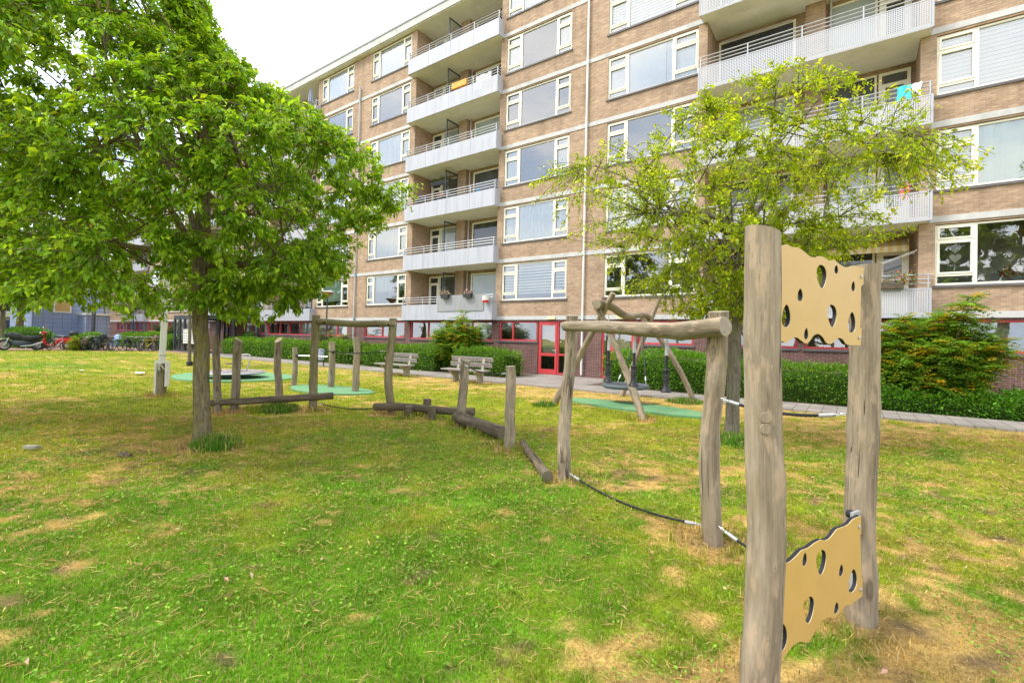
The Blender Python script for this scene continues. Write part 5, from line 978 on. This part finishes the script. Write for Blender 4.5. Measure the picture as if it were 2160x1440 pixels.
# ------------------------------------------------------------------ vehicles and far background
def bike_at(label,x_,y_,rz,col,tilt,saddle='black',extra=None):
    t=thing('bicycle',label,'bicycle',(0,0,0),'bicycles parked at the edge of the lawn')
    for wx in (-.53,.53):
        mb=MB(); mb.ring((wx,0,.35),(1,0,0),(0,0,1),.322,.03,26,6); wl=mb.build('wheel',M['black'],t,True); mb=MB(); mb.ring((wx,0,.35),(1,0,0),(0,0,1),.30,.008,24,5)
        for k in range(10): q=6.28*k/10; mb.tube([(wx,0,.35),(wx+.3*math.cos(q),0,.35+.3*math.sin(q))],.004,4,False)
        mb.build('rim',M['galv'],wl)
    mb=MB(); A=(-.53,0,.35);B=(-.05,0,.30);S=(-.22,0,.82);Hd=(.36,0,.86);Fk=(.53,0,.35)
    for p,q,r in ((A,B,.014),(A,S,.012),(B,S,.018),(B,(.39,0,.66),.026),((-.19,0,.74),Hd,.024),(Hd,Fk,.017),(Hd,(.33,0,1.02),.014),(S,(-.25,0,.92),.013)): mb.tube([p,q],r,7)
    mb.build('frame',M[col],t,True,40); mb=MB(); mb.obox((-.25,0,.95),(.13,0,0),(0,.075,0),(0,0,.03)); mb.build('saddle',M[saddle],t); mb=MB(); mb.tube([(.16,-.28,1.06),(.32,-.22,1.05),(.34,0,1.02),(.32,.22,1.05),(.16,.28,1.06)],.013,7); mb.build('handlebar',M['galv'],t,True)
    mb=MB(); mb.obox((-.5,0,.75),(.2,0,0),(0,.06,0),(0,0,.012)); mb.tube([(-.65,.05,.74),(-.55,.05,.35)],.008,5); mb.build('carrier',M['dgrey'],t)
    if extra: 
        c_,m_=extra; mb=MB(); mb.obox(c_,(.17,0,0),(0,.16,0),(0,0,.15)); mb.lathe((c_[0],c_[1],c_[2]+.14),[(.16,0),(.13,.06),(.05,.09)],10); mb.build('bag',M[m_],t)
    t.location=(x_,y_,0); t.rotation_euler=(R(tilt),0,rz); return t
bl=[('bicycle at the left of the row with dark red panniers',-46.2,10.1,2.5,'hedgecore','sandwall',((-.5,0,.62),'soil')),('bicycle with a black crate, second from the left of the row',-46.0,10.75,2.2,'dgrey','black',((.42,0,1.0),'black')),('bicycle with a dark seat beside the black crate bicycle',-46.3,11.3,2.6,'soil','black',None),('blue bicycle with a pale blue bag',-45.6,11.6,2.35,'bike_blue','black',((.40,0,.98),'bag_blue')),('dark bicycle right of the blue one',-45.4,12.2,2.9,'dgrey','black',None),('black bicycle with a bright chrome bar in the middle of the row',-45.3,12.65,2.0,'black','black',((-.48,0,.68),'black')),('grey bicycle near the hedge block',-44.9,13.0,2.7,'galv','black',None),('yellow bicycle with a brown saddle',-44.6,13.35,1.85,'bike_yellow','fence_brown',None),('dark bicycle at the right end of the row',-44.3,13.8,2.4,'black','black',None),('dark bicycle with a black saddle bag leaning between the crate bicycle and the blue one',-45.9,11.0,1.9,'black','black',((-.48,0,.66),'dgrey')),('green-grey bicycle half hidden behind the bright chrome bicycle',-45.6,12.9,2.3,'dgrey','fence_brown',None),('dark bicycle with a basket beside the hedge block',-44.9,13.75,2.1,'car_dark','black',((.42,0,.98),'fence_brown')),('grey bicycle beside the yellow-leaved bush',-46.9,8.55,2.2,'galv','black',None)]
for i,(lb,x_,y_,rz,c_,sd,ex) in enumerate(bl): bike_at(lb,x_,y_,rz,c_,(-1)**i*6,sd,ex)
# motorbikes: view-perpendicular direction at far left
def wheel(t,wx,r,wd=.06,hub='galv'):
    mb=MB(); mb.ring((wx,0,r),(1,0,0),(0,0,1),r-wd,wd,28,8); w_=mb.build('wheel',M['black'],t,True); mb=MB(); mb.ring((wx,0,r),(1,0,0),(0,0,1),r-wd*1.9,.015,24,5); mb.lathe((wx,-.05,r),[(.06,0),(.06,.1)],12,(0,1,0))
    for k in range(8): q=6.28*k/8; mb.tube([(wx,0,r),(wx+(r-wd*1.8)*math.cos(q),0,r+(r-wd*1.8)*math.sin(q))],.009,4,False)
    mb.build('rim',M[hub],w_)
def hull(mb,secs,seg=10):
    vs=[];fs=[]
    for x_,z_,hw,hh in secs:
        for k in range(seg): q=6.28318*k/seg; vs.append((x_,hw*math.copysign(abs(math.cos(q))**.7,math.cos(q)),z_+hh*math.copysign(abs(math.sin(q))**.7,math.sin(q))))
    n=len(secs)
    for i in range(n-1):
        for k in range(seg): k2=(k+1)%seg; fs.append((i*seg+k,(i+1)*seg+k,(i+1)*seg+k2,i*seg+k2))
    fs+=[tuple(range(seg)),tuple(range(n*seg-1,(n-1)*seg-1,-1))]; mb.add(vs,fs); return mb
MBK=thing('motorbike','black motorbike with a lime front mudguard parked at the far left','motorbike'); wheel(MBK,.75,.33); wheel(MBK,-.70,.32,.07)
mb=MB(); hull(mb,[(-1.0,.82,.05,.03),(-.8,.80,.15,.10),(-.35,.72,.19,.17),(-.05,.70,.18,.20),(.1,.80,.23,.24),(.42,.88,.22,.22),(.66,.92,.12,.14),(.74,.98,.1,.16)]); mb.build('tank_body',M['black'],MBK,True)
mb=MB(); hull(mb,[(-.9,.88,.08,.03),(-.6,.87,.15,.06),(-.2,.84,.15,.06),(.05,.88,.08,.05)]); mb.build('seat',M['black'],MBK,True); mb=MB(); hull(mb,[(-.42,.42,.14,.16),(0,.42,.22,.25),(.3,.45,.20,.22),(.45,.5,.1,.13)]); mb.build('engine',M['car_dark'],MBK,True)
mb=MB(); [mb.tube([(.75,s*.1,.33),(.50,s*.1,.98)],.03,8) for s in (-1,1)]; mb.build('fork',M['galv'],MBK,True); mb=MB(); mb.tube([(.38,-.4,1.08),(.48,-.2,1.06),(.48,.2,1.06),(.38,.4,1.08)],.017,7); mb.build('handlebar',M['black'],MBK,True); mb=MB(); mb.tube([(.1,.2,.25),(-.4,.22,.3),(-.9,.22,.5)],[.03,.05,.055],8); mb.build('exhaust',M['galv'],MBK,True)
mb=MB(); mb.lathe((.68,0,.93),[(.03,-.06),(.11,0),(.1,.03)],12,(1,0,.1)); mb.build('headlight',M['pale'],MBK,True); mb=MB()
for k in range(10):
    q=.5+k*.2; mb.obox((.75+.39*math.cos(q),0,.33+.39*math.sin(q)),(-.05*math.sin(q),0,.05*math.cos(q)),(0,.08,0),(.008*math.cos(q),0,.008*math.sin(q)))
mb.build('mudguard',M['lime'],MBK); mb=MB(); mb.tube([(-.6,-.12,.3),(-.2,-.15,.35)],.02,6); mb.tube([(-.1,.1,.3),(-.2,.4,.02)],.016,6); mb.build('kickstand',M['galv'],MBK)
MBK.scale=(1.1,)*3; MBK.location=(-46.55,6.7,0); MBK.rotation_euler=(0,0,math.atan2(-.99,.03)); 
SCO=thing('scooter','bright red scooter with a windscreen parked behind the black motorbike','scooter'); wheel(SCO,.62,.24,.055); wheel(SCO,-.55,.24,.06)
mb=MB(); hull(mb,[(-.85,.60,.05,.06),(-.7,.58,.17,.16),(-.35,.56,.20,.2),(-.1,.52,.18,.18),(0,.42,.16,.12)]); hull(mb,[(-.1,.28,.2,.05),(.3,.28,.2,.05),(.42,.34,.2,.08)]); mb.build('body',M['mirror_red'],SCO,True)
mb=MB(); hull(mb,[(.38,.32,.18,.08),(.45,.5,.2,.2),(.50,.75,.19,.15),(.47,.95,.1,.1)]); hull(mb,[(.40,.98,.16,.07),(.52,1.02,.12,.08),(.6,1.0,.05,.04)]); mb.build('leg_shield',M['mirror_red'],SCO,True); mb=MB(); hull(mb,[(.36,.36,.05,.06),(.55,.46,.1,.06),(.8,.36,.08,.05),(.87,.28,.05,.03)]); mb.build('front_mudguard',M['mirror_red'],SCO,True)
mb=MB(); hull(mb,[(-.75,.78,.1,.03),(-.5,.79,.16,.06),(-.1,.78,.15,.06),(.0,.74,.1,.03)]); mb.build('seat',M['black'],SCO,True); mb=MB(); mb.tube([(.34,-.36,1.08),(.44,-.15,1.05),(.44,.15,1.05),(.34,.36,1.08)],.016,7); mb.tube([(.44,.2,1.05),(.5,.36,1.3)],.008,5); mb.lathe((.5,.36,1.32),[(.07,0),(.07,.02)],12,(-1,0,0)); mb.build('handlebar',M['steel'],SCO,True)
mb=MB(); n=7; mb.add([(.56-.2*v,(-.27+.54*u)*(1-.2*v),1.02+.45*v) for v in (0,.35,.7,1) for u in np.linspace(0,1,n)],[(i*n+k,i*n+k+1,(i+1)*n+k+1,(i+1)*n+k) for i in range(3) for k in range(n-1)]); mb.build('windscreen',M['glass'],SCO,True); mb=MB(); mb.lathe((.66,0,1.0),[(.07,-.03),(.08,.0),(.04,.02)],12,(1,0,0)); mb.build('headlight',M['pale'],SCO,True); mb=MB(); hull(mb,[(-1.05,.98,.12,.1),(-.95,1.0,.19,.15),(-.7,1.0,.19,.15),(-.62,.98,.12,.1)]); mb.build('top_box',M['black'],SCO,True)
SCO.scale=(1.2,)*3; SCO.location=(-47.45,8.55,0); SCO.rotation_euler=(0,0,math.atan2(-.85,-.25))
def car(label,x_,y_,rz,col):
    t=thing('parked_car',label,'car',(0,0,0),'cars parked in the street'); prof=[(-2.05,.35),(-2.1,.7),(-1.95,.95),(-1.5,1.40),(-.9,1.47),(.1,1.45),(.85,1.0),(1.75,.88),(2.05,.65),(2.08,.35)]; n=len(prof); mb=MB(); vs=[]
    for yy,k in ((-.84,0),(-.88,1),(.88,1),(.84,0)):
        for a,b in prof: vs.append((a*(1 if k else .98),yy*(1-.16*max(0,(b-.9)/.6)),b))
    fs=[(i*n+k,i*n+k+1,(i+1)*n+k+1,(i+1)*n+k) for i in range(3) for k in range(n-1)]+[tuple(range(n)),tuple(range(4*n-1,3*n-1,-1)),(0,n,2*n,3*n,4*n-1,3*n-1,2*n-1,n-1)]; mb.add(vs,fs); mb.build('body',M[col],t)
    mb=MB()
    for s in (-1,1): mb.add([(-1.6,s*.86,.98),(.72,s*.86,.98),(.05,s*.77,1.38),(-1.35,s*.77,1.36)],[(0,1,2,3)])
    mb.add([(.90,-.7,1.0),(.90,.7,1.0),(.18,.66,1.42),(.18,-.66,1.42)],[(0,1,2,3)]); mb.add([(-1.97,-.7,1.0),(-1.97,.7,1.0),(-1.55,.66,1.38),(-1.55,-.66,1.38)],[(0,1,2,3)]); mb.build('windows',M['bglass'],t)
    for wx in (-1.3,1.3):
        for s in (-1,1):
            mb=MB(); mb.lathe((wx,s*.72,.32),[(.30,0),(.32,.03),(.32,.15),(.28,.18)],20,(0,s,0)); w_=mb.build('wheel',M['black'],t,True,40); mb=MB(); mb.lathe((wx,s*.9,.32),[(.2,0),(.2,.01)],14,(0,s,0)); mb.build('rim',M['galv'],w_)
    for s in (-.6,.6): mb=MB(); mb.obox((2.04,s,.7),(.04,0,0),(0,.16,0),(0,0,.07)); mb.build('headlight',M['pale'],t)
    t.location=(x_,y_,0); t.rotation_euler=(0,0,rz); return t
car('dark car with a big windscreen parked behind the red scooter',-58.5,9.3,.15,'car_dark'); car('grey-blue car parked at the far left behind the motorbike',-58.5,4.6,1.75,'car_grey')
# buildings beyond the street
t=thing('slate_blue_building','two-storey slate-blue tiled building beyond the street at left','building',(-90,12,0))
m,tt,p=newmat('blue_tiles'); b=N(tt,'ShaderNodeTexBrick'); b.offset=0; b.inputs['Scale'].default_value=1; b.inputs['Brick Width'].default_value=.9; b.inputs['Row Height'].default_value=.55; b.inputs['Mortar Size'].default_value=.02; b.inputs['Color1'].default_value=(.27,.33,.48,1); b.inputs['Color2'].default_value=(.25,.31,.455,1); b.inputs['Mortar'].default_value=(.12,.15,.24,1)
g=N(tt,'ShaderNodeNewGeometry'); s=N(tt,'ShaderNodeSeparateXYZ'); L(tt,g.outputs[0],s.inputs[0]); cc=N(tt,'ShaderNodeCombineXYZ'); aa=N(tt,'ShaderNodeMath',operation='ADD'); L(tt,s.outputs[0],aa.inputs[0]); L(tt,s.outputs[1],aa.inputs[1]); L(tt,aa.outputs[0],cc.inputs[0]); L(tt,s.outputs[2],cc.inputs[1]); L(tt,cc.outputs[0],b.inputs['Vector']); L(tt,b.outputs[0],p.inputs['Base Color'])
mb=MB(); mb.box(-96,-82,12.6,19.5,0,7.2); mb.build('wall',m,t); mb=MB(); mb.box(-82.0,-78.3,16.9,19.6,0,3.3); w_=mb.build('side_wing',m,t); mb=MB(); mb.box(-82.1,-78.1,16.8,19.7,3.3,3.55); mb.build('roof_edge',M['pale'],w_); mb=MB(); mb.box(-96.2,-81.8,12.4,19.7,7.2,7.5); mb.build('roof_edge',M['pale'],t)
mb=MB(); mb.box(-82.01,-81.93,14.5,16.2,3.55,5.2); f=mb.build('window',M['frame'],t); mb=MB(); mb.quad((-81.92,14.65,3.7),(-81.92,16.05,3.7),(-81.92,16.05,5.05),(-81.92,14.65,5.05)); mb.build('pane',M['ochre'],f)
t=thing('pale_apartment_block','pale low apartment block with dark windows at the far left edge','building',(-120,0,0)); mb=MB(); mb.box(-130,-112,-40,45,0,9); mb.build('wall',M['sandwall'],t); mb=MB(); mb.box(-130.5,-111.5,-40.5,45.5,9,9.5); mb.build('roof',M['band'],t)
for k in range(3):
    mb=MB(); mb.box(-112,-110.8,-39,44,k*3+.2,k*3+1.1); mb.build('balcony_front',M['pale'],t)
    for j in range(16): mb=MB(); mb.quad((-111.97,-38+j*5,k*3+1.15),(-111.97,-35+j*5,k*3+1.15),(-111.97,-35+j*5,k*3+2.6),(-111.97,-38+j*5,k*3+2.6)); mb.build('window',M['bglass'],t)
# ------------------------------------------------------------------ things on the balconies
def Zb(k): return Z0+k*H
def parasol(label,u,k,h,col):
    t=thing('folded_parasol',label,'parasol',(u,18.45,Zb(k)+.13)); P=Vector((u,18.45,Zb(k)+.13)); mb=MB(); mb.tube([P,P+Vector((0,0,h+.12))],.02,8); mb.build('pole',M['galv'],t); mb=MB(); n=14; vs=[];fs=[]; prof=[(.03,h+.08),(.12,h-.25),(.17,h-.6),(.20,h-.95)]
    for r,z in prof:
        for q in range(n): vs.append(P+Vector((math.cos(6.283*q/n),math.sin(6.283*q/n),0))*r*(1 if q%2 else .6)+Vector((0,0,z)))
    for i in range(3):
        for q in range(n): fs.append((i*n+q,i*n+(q+1)%n,(i+1)*n+(q+1)%n,(i+1)*n+q))
    mb.add(vs,fs); mb.build('canopy',M[col],t)
parasol('folded grey parasol on the top balcony beside the big tree crown',-31.4,5,2.35,'bluegrey')
rf_=random.Random(9)
def flowerbox(label,u,k,z,w_,cols,Yb=17.93,group='flower boxes on balconies'):
    t=thing('flower_box',label,'flower box',(u,Yb,z),group); mb=MB(); n=4; mb.add([(u-w_*.8/2,Yb-.07,z-.1),(u+w_*.8/2,Yb-.07,z-.1),(u+w_*.8/2,Yb+.07,z-.1),(u-w_*.8/2,Yb+.07,z-.1),(u-w_/2,Yb-.1,z+.1),(u+w_/2,Yb-.1,z+.1),(u+w_/2,Yb+.08,z+.1),(u-w_/2,Yb+.08,z+.1)],[(0,3,2,1),(4,5,6,7),(0,1,5,4),(1,2,6,5),(2,3,7,6),(3,0,4,7)]); mb.build('box',M['pot'],t)
    rng=np.random.default_rng(int(abs(u)*100)); n=130; P=np.stack([u+rng.uniform(-w_/2,w_/2,n),Yb+rng.normal(0,.06,n),z+.1+np.abs(rng.normal(0,.09,n))],1); D=rng.normal(0,.7,(n,3))+[0,0,.5]; Lg=rng.uniform(.05,.1,n); V,F=leafcloud(P,D,Lg,Lg*.7,rng,.3); pal=np.array(cols); np_obj('flowers',V,F,M['petal'],t,np.repeat(pal[rng.integers(0,len(pal),n)],5,0))
GR=(.07,.15,.03)
flowerbox('left flower box with red and white blooms on the grey reed screen',-17.25,0,Zb(0)+1.20,.55,[GR,GR,(.65,.25,.2),(.7,.6,.55)],17.89); flowerbox('right flower box with pink and white blooms on the grey reed screen',-15.7,0,Zb(0)+1.20,.55,[GR,GR,(.75,.3,.4),(.75,.7,.65)],17.89)
mb=MB(); mb.box(-17.9,-14.75,17.995,18.02,Zb(0)+.45,Zb(0)+1.27); tag(mb.build('reed_screen',M['reed'],None),'grey ribbed privacy screen tied to the lowest balcony above the round hedge','screen')
t=thing('bucket','red and white bucket hooked on the lowest balcony railing','bucket',(-14.5,17.86,Zb(0)+1.0)); mb=MB(); mb.lathe((-14.5,17.86,Zb(0)+.83),[(.15,0),(.155,.1)],14); mb.build('red_base',M['mirror_red'],t); mb=MB(); mb.lathe((-14.5,17.86,Zb(0)+.93),[(.156,0),(.165,.22)],14); mb.build('body',M['pale'],t)
flowerbox('trailing green plants on a shelf high on the third balcony',-18.9,2,Zb(2)+2.15,1.6,[GR,(.09,.2,.03),(.12,.22,.04),(.05,.1,.03)],19.0); flowerbox('violet flowers at the left end of the third balcony',-19.6,2,Zb(2)+.55+.5,.7,[(.25,.12,.5),GR,(.3,.15,.55)],18.3); flowerbox('pink flowers behind the railing of the third balcony',-18.2,2,Zb(2)+1.0,.5,[(.75,.15,.3),GR,(.7,.4,.45)],18.35)
t=thing('flower_trough','wooden trough of wilted plants on the lowest perforated balcony','flower box',(.7,17.86,Zb(0)+.9)); mb=MB(); mb.box(.2,1.2,17.80,17.92,Zb(0)+.84,Zb(0)+1.0); mb.build('box',M['soil'],t); rng=np.random.default_rng(77); n=260; P=np.stack([rng.uniform(.0,1.5,n),17.88+rng.normal(0,.08,n),Zb(0)+1.0+np.abs(rng.normal(0,.16,n))],1); V,F=leafcloud(P,rng.normal(0,.8,(n,3))+[0,0,.3],rng.uniform(.06,.12,n),np.full(n,.05),rng,.3); np_obj('plants',V,F,M['petal'],t,np.repeat(np.array([(.12,.19,.03),(.2,.22,.05),(.55,.2,.1),(.3,.2,.1)])[rng.integers(0,4,n)],5,0))
t=MB(); t.box(-17.3,-16.3,18.03,18.16,Zb(4)+.95,Zb(4)+1.25); t=t.build('cushion',M['orange'],None); tag(t,'orange cushion airing over the railing of the fifth balcony','cushion')
def cloth(name,u0,u1,z0,z1,Y,mat,label,seed):
    mb=MB(); n=8; rr=random.Random(seed); vs=[];fs=[]
    for i in range(n):
        for j in range(6): vs.append((u0+(u1-u0)*i/(n-1)+rr.uniform(-.02,.02),Y+.03*math.sin(i*1.7)*(1-j/6)+rr.uniform(-.015,.015),z1-(z1-z0)*(j/5)*(1+.2*math.sin(i*1.1+seed))))
    for i in range(n-1):
        for j in range(5): fs.append((i*6+j,(i+1)*6+j,(i+1)*6+j+1,i*6+j+1))
    mb.add(vs,fs); return tag(mb.build(name,mat,None,True),label,'laundry')
cloth('towel',1.0,1.32,Zb(2)+.86,Zb(2)+1.25,17.93,M['turq'],'turquoise towel hanging over the perforated balcony at right',1); cloth('white_cloth',1.33,1.55,Zb(2)+.95,Zb(2)+1.25,17.92,M['white'],'white cloth beside the turquoise towel on the balcony',2); cloth('blanket',1.1,1.35,Zb(1)+.75,Zb(1)+1.22,18.25,M['flower_red'],'red cloth hanging behind the railing of the second perforated balcony',3)
cloth('bed_sheet',-16.0,-15.0,Zb(4)+.9,Zb(4)+1.45,18.5,M['white'],'white sheet drying on the fifth balcony',4)
mb=MB(); y0,y1=18.45,FY+1.30; mb.quad((-2.9,y1,Zb(0)+2.62),(1.4,y1,Zb(0)+2.62),(1.4,y1-.7,Zb(0)+2.30),(-2.9,y1-.7,Zb(0)+2.30)); mb.quad((-2.9,y1-.7,Zb(0)+2.30),(1.4,y1-.7,Zb(0)+2.30),(1.4,y1-.705,Zb(0)+2.12),(-2.9,y1-.705,Zb(0)+2.12)); tag(mb.build('striped_awning',M['awning'],None),'ochre striped awning inside the lowest perforated balcony','awning')
mb=MB(); mb.quad((-4.2,y1,Zb(3)+2.6),(-1.9,y1,Zb(3)+2.6),(-1.9,y1-.75,Zb(3)+2.2),(-4.2,y1-.75,Zb(3)+2.2)); tag(mb.build('white_awning',M['pale'],None),'white awning in the upper perforated balcony','awning')
t=thing('drying_rack','wall-mounted drying rack with thin wires on the lowest perforated balcony','drying rack',(1.0,18.6,Zb(0)+2)); mb=MB()
for i in range(6): mb.tube([(1.5,18.3+i*.1,Zb(0)+2.0),(.35,18.3+i*.1,Zb(0)+1.55)],.003,4)
for q in ((1.5,2.0),(.35,1.55)): mb.tube([(q[0],18.25,Zb(0)+q[1]),(q[0],19.0,Zb(0)+q[1])],.012,5)
mb.build('wires',M['pale'],t)
def chair(label,u,k,y,mat):
    t=thing('balcony_chair',label,'chair',(u,y,Zb(k)+.13)); P=(u,y,Zb(k)+.13); mb=MB(); mb.obox((u,y,P[2]+.43),(.22,0,0),(0,.22,0),(0,0,.02)); mb.build('seat',M[mat],t); mb=MB(); mb.obox((u+.22,y,P[2]+.70),(.015,0,0),(0,.21,0),(.05,0,.25)); mb.build('backrest',M[mat],t)
    for a in (-1,1):
        for b in (-1,1): mb=MB(); mb.tube([(u+a*.2,y+b*.2,P[2]),(u+a*.19,y+b*.19,P[2]+.42)],.014,5); mb.build('leg',M['dgrey'],t)
chair('dark chair on the top balcony above the middle of the facade',-16.3,5,18.8,'dgrey'); chair('brown folding chair on the fifth balcony behind the railing',-19.6,4,18.8,'fence_brown'); chair('grey chair at the right end of the third balcony',-15.2,2,18.7,'galv'); chair('dark garden chair on the lowest striped balcony',-31.8,0,18.8,'car_dark')
mb=MB(); mb.lathe((-16.35,19.25,Zb(2)+1.35),[(.16,0),(.17,.02),(.12,.04)],16,(0,-1,0)); tag(mb.build('wall_plate',M['bike_blue'],None),'round blue plate on the pier of the third balcony','ornament')
# window ornaments (lowest window, right edge)
def heart(label,u,z,s,mat):
    mb=MB(); n=24; vs=[]
    for i in range(n): t=6.28318*i/n; vs.append((u+s*.0625*16*math.sin(t)**3/1.0*.9,FY+.16,z+s*.0625*(13*math.cos(t)-5*math.cos(2*t)-2*math.cos(3*t)-math.cos(4*t))))
    v2=[(a,b+.03,c) for a,b,c in vs]; mb.add(vs+v2,[tuple(range(n)),tuple(range(2*n-1,n-1,-1))]+[(i,i+n,(i+1)%n+n,(i+1)%n) for i in range(n)]); return tag(mb.build('hanging_heart',mat,None),label,'ornament','hearts in the window')
heart('upper silvery heart hanging in the lowest right-hand window',2.40,Z0+2.02,.15,M['galv']); heart('lower white wicker heart hanging in the lowest right-hand window',2.40,Z0+1.75,.15,M['pale'])
t=thing('flower_bowl','bowl of red and orange flowers on the sill of the lowest right-hand window','flowers',(3.65,FY+.3,Z0+1.05)); mb=MB(); mb.lathe((3.65,FY+.3,Z0+1.02),[(.12,0),(.2,.12),(.18,.14)],14); mb.build('bowl',M['bluegrey'],t); rng=np.random.default_rng(5); n=160; v=unit(rng.normal(0,1,(n,3)))*[.32,.15,.16]+[3.65,FY+.3,Z0+1.28]; V,F=leafcloud(v,rng.normal(0,.7,(n,3))+[0,0,.3],np.full(n,.09),np.full(n,.07),rng,.2); np_obj('blooms',V,F,M['petal'],t,np.repeat(np.array([(.6,.1,.05),(.65,.3,.05),(.1,.15,.04),(.45,.12,.12)])[rng.integers(0,4,n)],5,0))
mb=MB(); mb.box(3.0,3.5,FY+.4,FY+.75,1.58,1.82); tag(mb.build('yellow_crate',M['yellow'],None),'yellow crate behind the ground-floor window at the right edge','crate')
t=thing('water_bottle','blue round water canister behind a ground-floor storage window','canister',(-23.9,FY+.45,1.5)); mb=MB(); mb.lathe((-23.9,FY+.45,1.56),[(.18,0),(.2,.05),(.2,.22),(.1,.32),(.05,.36)],16); mb.build('body',M['bike_blue'],t,True); mb=MB(); mb.lathe((-23.9,FY+.45,1.92),[(.055,0),(.055,.05)],10); mb.build('cap',M['pale'],t)
